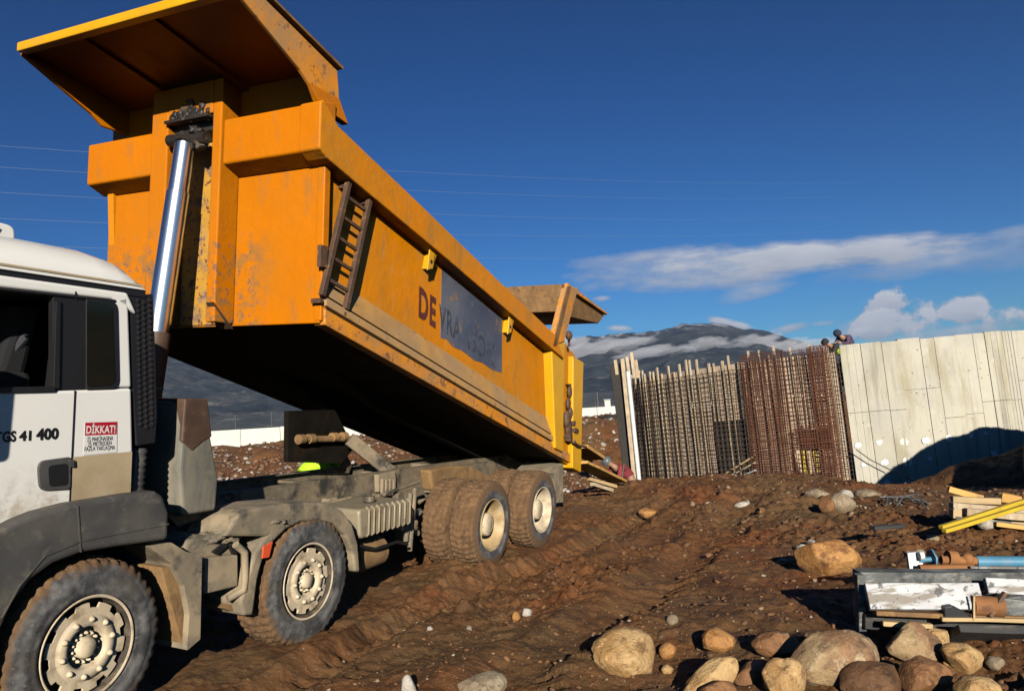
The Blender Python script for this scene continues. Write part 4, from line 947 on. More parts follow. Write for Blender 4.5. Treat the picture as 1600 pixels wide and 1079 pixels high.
# gravel: far too many to count, one object
rs = np.random.RandomState(4)
def scatter(n, tan0, tan1, y0, y1, smin, smax, pw=1.0):
    y = y0 * (y1 / y0) ** rs.rand(n); t = tan0 + (tan1 - tan0) * rs.rand(n); x = t * y
    s_ = smin + (smax - smin) * rs.rand(n) ** 4
    return x, y, s_
def rubble(name, n_sets, pal, sub=1, flat=.65):
    V, T_, C_ = [], [], []; base, fc = IC[sub]; k0 = 0
    for (x, y, s_) in n_sets:
        z = ground_z(x, y)
        for i_ in range(len(x)):
            sc = s_[i_] * np.array((1, .55 + .45 * rs.rand(), .35 + .4 * rs.rand())); v = base * (1 + (rs.rand(len(base), 1) - .5) * .5) * sc
            an = rs.rand() * 6.28; c, s2 = math.cos(an), math.sin(an); tl = (rs.rand() - .5) * .9
            v = np.stack([v[:, 0] * c - v[:, 1] * s2, v[:, 0] * s2 + v[:, 1] * c, v[:, 2] + v[:, 0] * tl], -1) + (x[i_], y[i_], z[i_] + sc[2] * .35)
            V.append(v); T_.append(fc + k0); k0 += len(base)
            cc = np.array(pal[rs.randint(len(pal))]) * (.7 + .5 * rs.rand()); C_.append(np.tile(np.append(cc, 1), (len(base), 1)))
    me = np_mesh(name, np.concatenate(V), [np.concatenate(T_)])
    at = me.color_attributes.new('tint', 'FLOAT_COLOR', 'POINT'); at.data.foreach_set('color', np.concatenate(C_).astype(np.float32).ravel())
    return me
PAL = [(.40, .34, .25), (.26, .18, .11), (.19, .115, .06), (.15, .085, .04), (.14, .08, .036), (.15, .08, .035), (.16, .088, .04), (.22, .15, .085), (.14, .08, .04), (.17, .1, .05), (.13, .07, .032), (.12, .066, .03)]
M['pebble'] = mat('pebble_stone', (1, 1, 1), .75, var=.12, vscale=20, attr='tint', bump=[(60, .3, .004)])
# keep gravel off the strip the truck stands on
def keep(x, y, s_):
    a, l = truck_coords(x, y); k = (l < -.35) | (l > 3) | (a > 9.5)
    return x[k], y[k], s_[k]
CLOD = [(.13, .057, .020), (.155, .068, .023), (.10, .045, .016), (.17, .082, .034), (.11, .049, .018)]
gset0 = [keep(*scatter(5000, -.35, .72, 3.3, 17, .006, .032)), keep(*scatter(900, .0, .72, 8, 17, .01, .06))]
clods = plain('mud_clods', rubble('mud_clods', gset0, CLOD, 1), 'pebble')
tag(clods, 'broken brown mud clods covering the churned ground', kind='stuff')
gset = [keep(*scatter(2600, -.35, .72, 3.3, 16.5, .004, .022)), keep(*scatter(500, .05, .72, 5, 17, .008, .04)), keep(*scatter(450, .2, .72, 11, 16.5, .012, .07))]
gravel = plain('gravel', rubble('gravel', gset, PAL), 'pebble')
tag(gravel, 'loose gravel and small stones strewn over the brown mud', kind='stuff')
PAL2 = [(.36, .31, .26), (.27, .20, .14), (.17, .085, .04), (.15, .07, .03), (.18, .10, .055), (.40, .36, .31), (.14, .065, .025), (.2, .11, .06), (.16, .075, .03)]
rb = [scatter(6000, -.42, .14, 29, 57, .03, .20), scatter(2400, -.42, -.05, 20, 34, .02, .13)]
rubble_o = plain('rubble', rubble('rubble', rb, PAL2), 'pebble')
tag(rubble_o, 'brown and white rubble on the bank below the boundary wall', kind='stuff')

def boulder_mesh(seed, rx, ry, rz, lob=.34, sub=5, pits=.026):
    v, f = IC[sub]; r1 = np.random.RandomState(seed)
    o = r1.rand(3) * 40
    n1 = fbm(v[:, 0] * .95 + o[0], v[:, 1] * .95 + o[1], v[:, 2] * .95 + o[2], seed, 2) - .5
    n2 = fbm(v[:, 0] * 2.6 + o[1], v[:, 1] * 2.6, v[:, 2] * 2.6 + o[0], seed + 3, 4) - .5
    n3 = fbm(v[:, 0] * 8 + o[2], v[:, 1] * 8, v[:, 2] * 8, seed + 5, 5, .6) - .5 - .5 * np.clip(.045 - np.abs(fbm(v[:, 0] * 2.1 + o[1], v[:, 1] * 2.1 + o[2], v[:, 2] * 2.1, seed + 9, 3) - .5), 0, 1) * 14
    w = v * (1 + n1 * lob * 2 + n2 * lob * .55 + n3 * pits * 2)[:, None]
    for _ in range(9):                           # worn flats
        d = r1.randn(3); d /= np.linalg.norm(d); k = .66 + .22 * r1.rand(); h = w @ d; w = w - np.clip(h - k, 0, None)[:, None] * d * .8
    return np_mesh('boulder', w * (rx, ry, rz), [f])
def rockmat(name, a, b, c, vein=None, s=1.0):
    L = [dict(c=b, s=3.6 * s, lo=.44, hi=.58, amt=.95), dict(c=c, s=6.5 * s, lo=.52, hi=.62, amt=.9), dict(c=tuple(min(1, x * 1.35) for x in b), s=11 * s, lo=.58, hi=.66, amt=.7), dict(c=tuple(x * .40 for x in a), s=18 * s, lo=.56, hi=.66, amt=.75), dict(c=tuple(min(1, x * 1.5) for x in b), s=34 * s, lo=.6, hi=.68, amt=.6), dict(c=MUD, s=4, lo=.35, hi=.6, z=(.02, -.16), wob=.12, ws=9, amt=.9, r=.9)]
    if vein: L.insert(2, dict(c=vein, s=2.6 * s, lo=.535, hi=.60, amt=.9, nr=.7))
    return mat(name, a, .68, var=.15, vscale=5, layers=L, bump=[(7, .7, .04), (30, .8, .016), (110, .6, .006)])
M['r_tan'] = rockmat('tan_boulder', (.36, .20, .07), (.52, .34, .15), (.20, .10, .04))
M['r_orange'] = rockmat('orange_brown_boulder', (.33, .145, .037), (.46, .235, .075), (.17, .07, .022))
M['r_pale'] = rockmat('pale_veined_boulder', (.38, .26, .13), (.24, .125, .06), (.13, .07, .035), (.60, .49, .30))
M['r_brown'] = rockmat('brown_boulder', (.19, .085, .03), (.27, .13, .05), (.10, .046, .02))
M['r_grey'] = rockmat('greyish_stone', (.24, .175, .105), (.33, .26, .17), (.15, .10, .06))
M['r_white'] = rockmat('whitish_stone', (.40, .35, .28), (.48, .44, .37), (.25, .18, .11))
M['r_mud'] = rockmat('mud_clod', (.12, .054, .02), (.15, .075, .03), (.07, .033, .013))
def boulder(px, py, w, h, m_, seed, label, yaw=0, roll=0, group='boulders at the bottom of the slope', depth=.8, lob=.30, name='boulder', sub=5, sink=.30):
    """px, py: middle of the stone's foot in the photograph; w, h: its size there"""
    p, d = ground_hit(px, py)
    W_, H_ = w / F * d / 2, h / F * d / 2
    o = plain(name, boulder_mesh(seed, W_, W_ * depth, H_ * 1.05, lob, sub), m_)
    o.location = (p[0], p[1] + W_ * depth * .45, p[2] + H_ * (1 - sink)); o.rotation_euler = (0, roll, yaw)
    return tag(o, label, 'boulder' if name == 'boulder' else 'stone', group)
boulder(1300, 897, 104, 62, 'r_orange', 11, 'rounded orange-brown boulder just above the end of the timber stack', .1, .05, lob=.2)
boulder(983, 1052, 112, 74, 'r_tan', 22, 'big smooth tan boulder standing alone on the mud', .2, .05, lob=.16)
boulder(1129, 1018, 60, 40, 'r_orange', 33, 'small brown cobble behind the elongated pale stone', .3, .1, lob=.2)
boulder(1113, 1084, 104, 46, 'r_tan', 44, 'elongated pale tan stone tilted up to one end', .2, -.48, lob=.18, depth=.5)
boulder(1219, 1026, 78, 40, 'r_brown', 55, 'brown flattish rock behind the big veined boulder', -.1, .12, lob=.22)
boulder(1314, 1064, 142, 86, 'r_pale', 66, 'largest pale boulder with cream veins and brown blotches', .1, -.05, lob=.2)
boulder(1436, 1038, 96, 66, 'r_pale', 77, 'tan wedge-shaped rock leaning below the timber stack', .5, .35, lob=.34, depth=.7)
boulder(1466, 1016, 52, 42, 'r_tan', 88, 'small yellowish rock resting on the wedge-shaped rock', .2, 0, lob=.25)
boulder(1514, 1048, 66, 46, 'r_tan', 99, 'rough pitted grey-tan rock right of the wedge-shaped rock', .2, .1, lob=.3)
boulder(1232, 1092, 76, 62, 'r_tan', 110, 'pointed tan rock in front of the big veined boulder', .4, .3, lob=.3)
boulder(1452, 1084, 92, 60, 'r_brown', 121, 'dull brown rock below the wedge-shaped rock', .2, .05, lob=.24)
boulder(1372, 1092, 110, 60, 'r_mud', 132, 'dark mud-covered lump in front of the big veined boulder', .2, .05, lob=.3)
boulder(1178, 1066, 60, 32, 'r_brown', 143, 'dark brown stone behind the tip of the elongated pale stone', .2, -.2, lob=.26)
boulder(1128, 1098, 60, 40, 'r_brown', 154, 'brown stone cut by the bottom edge below the elongated pale stone', .1, 0, lob=.24)
boulder(756, 1092, 84, 44, 'r_grey', 165, 'pale flat stone alone in the mud near the truck', .1, .03, lob=.18)
boulder(1535, 1092, 70, 36, 'r_tan', 172, 'low tan rock cut by the bottom edge below the pitted rock', .1, .03, lob=.2)
ST = [(1045, 1028, 34, 26, 'r_orange', 'reddish cobble touching the big smooth tan boulder'), (1044, 1052, 24, 16, 'r_tan', 'yellowish pebble beside the big smooth tan boulder'),
      (1256, 862, 22, 14, 'r_white', 'pale yellowish stone left of the rounded orange-brown boulder'), (1322, 800, 44, 34, 'r_grey', 'pale block-shaped stone at the brow before the concrete wall'),
      (1298, 800, 34, 26, 'r_brown', 'brown stone beside the pale block-shaped stone'), (1324, 778, 30, 16, 'r_white', 'rounded white stone above the pale block-shaped stone'), (1358, 776, 44, 14, 'r_grey', 'long low pale stone at the foot of the concrete wall'),
      (1278, 778, 40, 18, 'r_grey', 'flat pinkish stone below the rusty rebar cage'), (1012, 808, 30, 16, 'r_orange', 'reddish stone on the slope behind the rear wheels'), (1160, 792, 26, 10, 'r_white', 'flat white stone on the brow below the rebar mat'),
      (823, 962, 18, 14, 'r_white', 'small white stone on the smooth mud'), (806, 968, 22, 14, 'r_orange', 'small orange stone next to the small white stone'), (672, 985, 12, 9, 'r_white', 'lone whitish pebble beside the truck track'),
      (1120, 1000, 20, 12, 'r_grey', 'light pebble just behind the small brown cobble'), (1225, 1000, 26, 14, 'r_grey', 'grey pebble in the shade of the timber stack'), (1052, 975, 26, 16, 'r_grey', 'round pale pebble above the big smooth tan boulder'),
      (1558, 1046, 34, 24, 'r_grey', 'grey-green pebble right of the pitted rock'), (1492, 1042, 30, 16, 'r_tan', 'small tan stone between the wedge-shaped and pitted rocks'), (640, 1092, 26, 40, 'r_white', 'narrow white stone sticking up at the bottom edge'),
      (1545, 826, 34, 22, 'r_white', 'pinkish white stone under the yellow planks'), (1440, 868, 22, 12, 'r_grey', 'flat pale stone above the timber stack'), (1460, 844, 20, 10, 'r_grey', 'little pale stone below the yellow planks')]
for k, (x, y, w_, h_, m_, lb) in enumerate(ST): boulder(x, y, w_, h_, m_, 300 + k * 7, lb, rs.rand() * 3, (rs.rand() - .5) * .3, 'single stones lying on the mud', name='stone', sub=3, lob=.3)
# loose cobbles that nothing tells apart
cob = [plain('cobble', boulder_mesh(700 + k, 1, .8, .6, .32, 3), ['r_grey', 'r_orange', 'r_white', 'r_brown', 'r_mud'][k % 5]) for k in range(5)]
lab = ['pale grey cobble lying loose on the muddy slope', 'reddish brown cobble lying loose on the muddy slope', 'whitish cobble lying loose on the muddy slope', 'dark brown cobble lying loose on the muddy slope', 'mud-coated clod lying loose on the muddy slope']
for k in range(32):
    b = cob[k % 5]; o = b if k < 5 else b.copy()
    if k >= 5: COL.objects.link(o)
    while True:
        px, py = 700 + rs.rand() * 900, 785 + rs.rand() ** 1.3 * 280
        if not (540 < px < 900 and py < 900) and not (px > 1200 and py > 880) and not (px < 800 and py < 880): break
    p, d = ground_hit(px, py); s_ = (4 + 9 * rs.rand() ** 2) / F * d / 2 * (1.25 if py < 850 else 1)
    o.location = (p[0], p[1], p[2] + s_ * .02); o.scale = (s_, s_, s_); o.rotation_euler = (rs.rand(), rs.rand(), rs.rand() * 6)
    tag(o, lab[k % 5], 'cobble', ['grey', 'reddish', 'whitish', 'dark', 'muddy'][k % 5] + ' cobbles scattered over the slope')

# ================================================================== the round basin: concrete ring, formwork, rebar
def tk(phi, r, z): return (TC[0] + r * math.sin(phi), TC[1] - r * math.cos(phi), z)
def tank_hit(px, py, r=TR):
    d = c2w(ray(px, py)); o = np.array((0, 0)) - TC; A_ = d[0] ** 2 + d[1] ** 2; B_ = 2 * (o @ d[:2]); C_ = o @ o - r * r
    t = (-B_ - math.sqrt(max(0, B_ * B_ - 4 * A_ * C_))) / (2 * A_); p = d * t
    return math.atan2(p[0] - TC[0], TC[1] - p[1]), CAM_H + p[2]
ph_j, zt_ = tank_hit(1311, 541)                # joint between cast wall and formwork
ZT = zt_; ZB = -1.35
PHI_L = math.radians(-99)
M['concrete'] = mat('pale_board_marked_concrete', (.42, .395, .33), .85, var=.10, vscale=1.2, bump=[(5, .3, .02), (40, .3, .006)], layers=[
    dict(c=(.46, .43, .335), s=.9, lo=.42, hi=.62, amt=.8), dict(c=(.31, .27, .17), s=2.2, lo=.5, hi=.66, stretch=(1, 1, .22), amt=.75), dict(c=(.30, .28, .24), s=3.5, lo=.6, hi=.7, stretch=(2.2, 2.2, .12), amt=.75),
    dict(c=(.50, .48, .42), s=4, lo=.6, hi=.72, amt=.7), dict(c=(.16, .15, .13), s=11, lo=.69, hi=.73, amt=.9), dict(c=(.25, .23, .19), s=5, lo=.45, hi=.6, z=(3.05, 3.35), wob=.25, amt=.5), dict(c=(.20, .18, .14), s=1.6, lo=.55, hi=.68, stretch=(2.5, 2.5, .15), amt=.6), dict(c=(.17, .155, .13), s=26, lo=.62, hi=.68, amt=.5)])
M['grime'] = mat('dark_form_joint', (.22, .20, .155), .9, var=.3)
M['plaster'] = mat('white_filler', (.72, .70, .64), .9, var=.08)
wall = empty('concrete_wall'); tag(wall, 'curved pale concrete wall with vertical board joints and white filler patches', 'wall')
rw = random.Random(17)
phi = ph_j; edges = [phi]
while phi < math.radians(75): phi += ((.30, .50, .46, .34, .56)[len(edges) % 5] + rw.random() * .10) / TR; edges.append(phi)
mb = MB(); jb = MB()
for k in range(len(edges) - 1):
    a0, a1 = edges[k], edges[k + 1]; dr = rw.uniform(-.022, .022); r = TR + dr; lean = rw.uniform(-.03, .03); g = .0010
    zj = ZT - 1.9 + (0, 0, -.02, .5, .5, -.35, -.3)[k % 7]
    for z0, z1, dd in ((ZB, zj - .006, rw.uniform(-.007, .007)), (zj + .006, ZT + rw.uniform(-.035, .03), 0)):
        o_, i_ = r + dd, TR - .32
        nseg = 3
        for q_ in range(nseg):
            b0, b1 = a0 + g + (a1 - a0 - 2 * g) * q_ / nseg, a0 + g + (a1 - a0 - 2 * g) * (q_ + 1) / nseg
            mb.hexa([tk(b0, o_, z0), tk(b1, o_ + lean, z0), tk(b1, i_, z0), tk(b0, i_, z0)], [tk(b0, o_, z1), tk(b1, o_ + lean, z1), tk(b1, i_, z1), tk(b0, i_, z1)])
mb.build('wall_panel', 'concrete', wall)
n_ = 60; ring = []
a0, a1 = edges[0] + .004, edges[-1]
for z in (ZB, ZT - .05):
    ring.append([tk(a0 + (a1 - a0) * k / n_, TR - .03, z) for k in range(n_ + 1)])
vs = ring[0] + ring[1]; jb.add(vs, [(k, k + 1, n_ + 2 + k, n_ + 1 + k) for k in range(n_)])
jb.build('joint_backing', 'grime', wall)
def patch_(px, py, r, seed):
    ph, z = tank_hit(px, py); b = MB(); q_ = random.Random(seed); n = 14
    pts = [(r * (.7 + .5 * q_.random()) * math.cos(6.283 * k / n), r * (.6 + .5 * q_.random()) * math.sin(6.283 * k / n)) for k in range(n)]
    b.hexa([tk(ph + x / TR, TR - .01, z + y) for x, y in pts], [tk(ph + x * .9 / TR, TR + .022, z + y * .9) for x, y in pts])
    return b.build('filler_patch', 'plaster', wall)
for k, (x, y, r) in enumerate([(1341, 695, .10), (1374, 691, .10), (1412, 690, .13), (1447, 688, .12), (1482, 684, .12), (1515, 681, .11), (1540, 677, .07), (1382, 722, .12), (1418, 721, .17), (1452, 716, .08), (1553, 708, .1), (1583, 706, .1), (1349, 726, .08), (1350, 756, .09), (1386, 753, .1), (1423, 751, .1)]): patch_(x, y, r, k)
mb = MB()
for k in range(70):
    ph, z = tank_hit(1320 + rw.random() * 280, 545 + rw.random() * 140); r = .007 + rw.random() * .011
    mb.add([tk(ph + r * math.cos(6.283 * i / 8) / TR, TR + .017, z + r * math.sin(6.283 * i / 8)) for i in range(8)], [tuple(range(8))])
mb.build('tie_hole', 'grime', wall)
# formwork ------------------------------------------------------------
M['formply'] = mat('pale_form_board', (.40, .30, .21), .8, var=.22, vscale=2.5, layers=[dict(c=(.42, .33, .24), s=2.4, lo=.48, hi=.64, stretch=(1.5, 1.5, .3), amt=.8), dict(c=(.15, .10, .065), s=4, lo=.54, hi=.66, stretch=(2, 2, .3), amt=.85)])
M['batten'] = mat('weathered_batten', (.42, .325, .21), .75, var=.2, vscale=4, layers=[dict(c=(.30, .2, .11), s=6, lo=.52, hi=.66, stretch=(3, 3, .4), amt=.8), dict(c=(.64, .58, .47), s=3, lo=.55, hi=.7, amt=.7)])
M['darkmatt'] = mat('near_black_matt', (.022, .018, .015), .8, var=.3)
form = empty('timber_formwork'); tag(form, 'curved timber formwork of pale battens standing behind the rebar', 'formwork')
FR = TR - .30
mb = MB(); ns = 40; ph1 = ph_j - .012
for k in range(ns):
    b0, b1 = PHI_L + (ph1 - PHI_L) * k / ns + .002, PHI_L + (ph1 - PHI_L) * (k + 1) / ns - .002; o_ = FR + rw.uniform(-.006, .006)
    mb.hexa([tk(b0, o_, ZB), tk(b1, o_, ZB), tk(b1, o_ - .03, ZB), tk(b0, o_ - .03, ZB)], [tk(b0, o_, ZT - .12), tk(b1, o_, ZT - .12), tk(b1, o_ - .03, ZT - .12), tk(b0, o_ - .03, ZT - .12)])
mb.build('form_board', 'formply', form)
phl = tank_hit(1000, 650)[0]
nb = 30
for k in range(nb):
    t = k / (nb - 1); ph = PHI_L + .25 + (ph1 - .02 - PHI_L - .25) * t + rw.uniform(-.016, .016); top = ZT + rw.choice((-.06, .02, .1, .16, .22)) + rw.uniform(-.05, .05); b = MB()
    w = .020 + rw.random() * .018; an = rw.uniform(-.004, .004)
    b.hexa([tk(ph - w / TR, FR + .012, ZB), tk(ph + w / TR, FR + .012, ZB), tk(ph + w / TR, FR + .07, ZB), tk(ph - w / TR, FR + .07, ZB)],
           [tk(ph + an - w / TR, FR + .012, top), tk(ph + an + w / TR, FR + .012, top), tk(ph + an + w / TR, FR + .07, top), tk(ph + an - w / TR, FR + .07, top)])
    b.build('batten', 'batten', form)
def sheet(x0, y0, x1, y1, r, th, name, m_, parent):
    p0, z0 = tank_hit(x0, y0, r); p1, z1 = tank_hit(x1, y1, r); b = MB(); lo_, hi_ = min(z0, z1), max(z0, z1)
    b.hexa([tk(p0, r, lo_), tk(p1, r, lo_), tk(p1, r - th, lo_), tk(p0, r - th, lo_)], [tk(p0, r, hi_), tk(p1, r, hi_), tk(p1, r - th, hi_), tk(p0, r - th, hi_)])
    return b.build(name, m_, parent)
sheet(1116, 658, 1176, 752, FR + .085, .012, 'opening_shade_sheet', 'darkmatt', form)  # near-black sheets added to paint the shade inside the formwork openings
sheet(1252, 672, 1300, 700, FR + .085, .012, 'opening_shade_sheet', 'darkmatt', form); sheet(1238, 740, 1300, 765, FR + .085, .012, 'opening_shade_sheet', 'darkmatt', form)
# rebar ------------------------------------------------------------
M['rebar'] = mat('grey_brown_rebar', (.062, .040, .027), .7, .3, var=.3, layers=[dict(c=(.15, .075, .04), s=6, lo=.5, hi=.65, amt=.7)])
M['rust'] = mat('orange_rusted_rebar', (.10, .033, .014), .85, var=.3, layers=[dict(c=(.11, .035, .015), s=5, lo=.48, hi=.62, amt=.8)])
def rebar_mat(name, label, x0, x1, ytop, r, dv, dh, rad, m_, zb=ZB, cat='rebar mat', xb0=None, over=.0, group=None, jit=.004, phs=None):
    p0, p1 = phs if phs else (tank_hit(x0, 640, r)[0], tank_hit(x1, 640, r)[0]); zt = tank_hit((max(x0, 1000) + x1) / 2, ytop, r)[1]
    b = MB(); nv = max(2, int(abs(p1 - p0) * r / dv))
    for k in range(nv + 1):
        ph = p0 + (p1 - p0) * k / nv + rw.uniform(-jit, jit); e = rw.uniform(-.02, .10) + over * rw.random()
        b.tube([tk(ph, r, zb), tk(ph + rw.uniform(-jit, jit), r + rw.uniform(-.01, .01), (zb + zt) / 2), tk(ph + rw.uniform(-jit, jit), r + rw.uniform(-.015, .015), zt + e)], rad, 5)
    nh = int((zt - zb) / dh); sg = max(3, int(abs(p1 - p0) * r / .35))
    for k in range(nh + 1):
        z = zb + (zt - zb) * k / nh + rw.uniform(-.02, .02); sl = rw.uniform(-.02, .02)
        b.tube([tk(p0 + (p1 - p0) * q_ / sg, r + rad * 1.9, z + sl * q_ / sg) for q_ in range(sg + 1)], rad, 5)
    o = b.build(name, m_); return tag(o, label, cat, group)
rebar_mat('rebar_mat', 'long grey-brown rebar mat curving along the timber formwork', 990, 1180, 585, TR - .10, .15, .15, .0115, 'rebar', phs=(math.radians(-88), tank_hit(1182, 640, TR - .1)[0]))
0 and rebar_mat('rebar_mat', 'second grey rebar layer close behind the curving mat', 990, 1300, 580, TR - .17, .19, .17, .009, 'rebar', phs=(math.radians(-80), tank_hit(1300, 640, TR - .17)[0]))
rebar_mat('rebar_cage', 'dense rust-red rebar panel left of the rebar gap', 1166, 1232, 552, TR + .02, .065, .075, .0125, 'rust', cat='rebar cage')
rebar_mat('rebar_cage', 'narrow dense rust-red rebar column near the concrete wall', 1272, 1304, 541, TR + .05, .042, .05, .0135, 'rust', cat='rebar cage')
rebar_mat('rebar_mat', 'open brown rebar mat between the two dense rust-red panels', 1232, 1272, 548, TR - .0, .10, .13, .0115, 'rust', cat='rebar mat')
rebar_mat('rebar_mat', 'last strip of dark rebar against the concrete wall edge', 1304, 1322, 545, TR - .06, .09, .13, .010, 'rebar', cat='rebar mat')
sheet_o = rebar_mat('rebar_mat', 'low rusty rebar band over the dark opening by the cage', 1238, 1290, 668, TR + .01, .07, .07, .012, 'rust', zb=tank_hit(1262, 700)[1], cat='rebar mat')
# posts closing the formwork's left end
def pole(name, label, p0, p1, r, m_, cat, d, n=10, sq=None, group=None):
    a, b_ = W(*p0, d), W(*p1, d); b = MB()
    if sq: b.bar(a, b_, sq[0], sq[1], (0, 1, 0))
    else: b.tube([a, b_], r, n)
    return tag(b.build(name, m_), label, cat, group)
M['pvc'] = mat('white_plastic_pipe', (.62, .62, .60), .5, var=.1)
DL = 27.0
pole('stop_board', 'dark edge board closing the left end of the formwork', (962, 568), (992, 800), 0, 'darkmatt', 'board', DL + .3, sq=(.42, .06))  # near-black colour carries the shade on this end board
pole('timber_post', 'pale square timber post at the left end of the formwork', (972, 560), (996, 800), 0, 'batten', 'post', DL, sq=(.13, .10))
pole('pipe', 'white pipe standing against the left end of the rebar', (981, 580), (1004, 800), .075, 'pvc', 'pipe', DL - .1)
for k, (x, y, y2, lb) in enumerate([(961, 562, 585, 'short stake at the far left end of the formwork top'), (979, 557, 588, 'tall pale stake above the left end of the formwork'), (986, 550, 590, 'tallest pale stake above the left end of the formwork'), (993, 562, 590, 'thin pale stake right of the tallest stake')]):
    pole('stake', lb, (x, y), (x + (y2 - y) * .13, y2), 0, 'batten', 'stake', DL + .25, sq=(.11, .08), group='stakes at the left end of the formwork')
mb = MB(); a = tank_hit(1300, 570)[0]
cab_ = [W(1338, 702, 21.9), W(1360, 718, 21.8), W(1390, 733, 21.6), W(1430, 752, 21.2)]; mb.tube([Vector(p) for p in cab_], .014, 6); tag(mb.build('cable', 'black'), 'thin dark cable slung along the foot of the concrete wall', 'cable')
# yellow prop legs in the opening at the foot of the cage
M['yellowprop'] = mat('yellow_prop_paint', (.50, .37, .03), .5, layers=[dict(c=(.3, .2, .08), s=5, lo=.55, hi=.68)])
for k, (x, m_) in enumerate([(1246, 'batten'), (1254, 'yellowprop'), (1262, 'batten'), (1272, 'yellowprop'), (1280, 'pvc')]):
    pole('prop', ['pale prop in the opening behind the rust-red bars, leftmost', 'short yellow prop behind the rust-red bars, second from left', 'pale middle prop in the opening behind the rust-red bars', 'brightest yellow prop leaning behind the rust-red bars', 'white prop at the right of the opening behind the bars'][k],
         (x, 703), (x + 5, 742), 0, m_, 'prop', 22.85, sq=(.09, .06), group='props in the opening of the formwork')

# ================================================================== boundary wall, fence, hut
M['whitewall'] = mat('white_boundary_wall', (.56, .545, .49), .85, var=.06, vscale=.8, layers=[dict(c=(.5, .44, .34), s=1.2, lo=.55, hi=.7, stretch=(2, 2, .3), amt=.5)])
M['darkpost'] = mat('dark_fence_steel', (.03, .032, .035), .6)
M['wire'] = mat('fence_wire', (.12, .125, .13), .6, .4)
wd = 60.0
pL, pR = W(395, 669, wd), W(935, 636, wd); dirw = (pR - pL) / (pR[0] - pL[0])
def wl_(x, dz=0): p = pL + dirw * (x - pL[0]); return (p[0], p[1], p[2] + dz)
bw = MB(); N_ = 26
for k in range(N_):
    x0, x1 = -48 + k * 3.0, -48 + k * 3.0 + 2.97; p, q_ = wl_(x0), wl_(x1); dz = rw.uniform(-.02, .02)
    bw.hexa([(p[0], p[1], p[2] - 2.4), (q_[0], q_[1], q_[2] - 2.4), (q_[0], q_[1] + .25, q_[2] - 2.4), (p[0], p[1] + .25, p[2] - 2.4)], [(p[0], p[1], p[2] + dz), (q_[0], q_[1], q_[2] + dz), (q_[0], q_[1] + .25, q_[2] + dz), (p[0], p[1] + .25, p[2] + dz)])
tag(bw.build('boundary_wall', 'whitewall'), 'long low white concrete boundary wall behind the truck', 'wall')
fence = empty('wire_fence'); tag(fence, 'dark wire fence on slim posts standing on the white wall', 'fence')
for k in range(27):
    x = pL[0] - .62 - 28.2 + k * 2.75; p = wl_(x); b = MB(); b.box(p[0] - .035, p[0] + .035, p[1] + .09, p[1] + .16, p[2] - .1, p[2] + 1.15); b.build('fence_post', 'darkpost', fence)
b = MB()
for k in range(9): p, q_ = wl_(-48, .08 + k * .125), wl_(28, .08 + k * .125); b.tube([(p[0], p[1] + .125, p[2]), (q_[0], q_[1] + .125, q_[2])], .010, 4)
b.build('fence_wires', 'wire', fence)
hut = W(949, 627, 150); mb = MB(); mb.box(hut[0] - .55, hut[0] + .55, hut[1], hut[1] + 1.2, hut[2] - 5, hut[2] + .25); h_ = mb.build('hut', 'whitewall'); tag(h_, 'tiny white hut far beyond the boundary wall', 'hut')
mb = MB(); mb.prisma([(hut[1] - .1, hut[2] + .255), (hut[1] + .6, hut[2] + .5), (hut[1] + 1.3, hut[2] + .255)], hut[0] - .65, hut[0] + .65)
mb.v = [(a, l, u) for a, l, u in mb.v]; mb.build('roof', 'whitewall', h_)
lp = W(931, 640, 90); mb = MB(); mb.tube([(lp[0], lp[1], lp[2] - 3), (lp[0], lp[1], lp[2] + 1.6)], .07, 6); tag(mb.build('utility_post', 'darkpost'), 'slim dark post beyond the white wall near the formwork', 'post')
mb = MB(); p = W(953, 652, 52); mb.ball((p[0], p[1], p[2] - .1), .55, 8, 0, (1.2, 1, .55)); tag(mb.build('tarpaulin_heap', 'darkmatt'), 'dark heap on the bank before the white wall', 'heap')

# overhead wires
M['cablewire'] = mat('pale_overhead_wire', (.42, .47, .55), .35, .5, var=.02)
WL = [((0, 228), (930, 281)), ((0, 261), (900, 307)), ((0, 300.5), (900, 341)), ((0, 341), (900, 369)), ((0, 382), (900, 404))]
names = ['topmost of the five thin overhead wires crossing the sky', 'second thin overhead wire from the top', 'middle one of the five thin overhead wires', 'fourth thin overhead wire from the top', 'lowest of the five thin overhead wires crossing the sky']
for (p0, p1), lb in zip(WL, names):
    d0, d1 = 62, 105; A_, B_ = W(*p0, d0), W(*p1, d1); pts = []
    for k in range(41):
        t = -.5 + 2.6 * k / 40; p = A_ + (B_ - A_) * t; p = p + np.array((0, 0, 1.1 * (t * (t - 1)))); pts.append(Vector(p))
    b = MB(); b.tube(pts, [.013 - .006 * k / 40 for k in range(41)], 5, cap=False); tag(b.build('overhead_wire', 'cablewire'), lb, 'overhead wire', 'overhead wires across the sky')

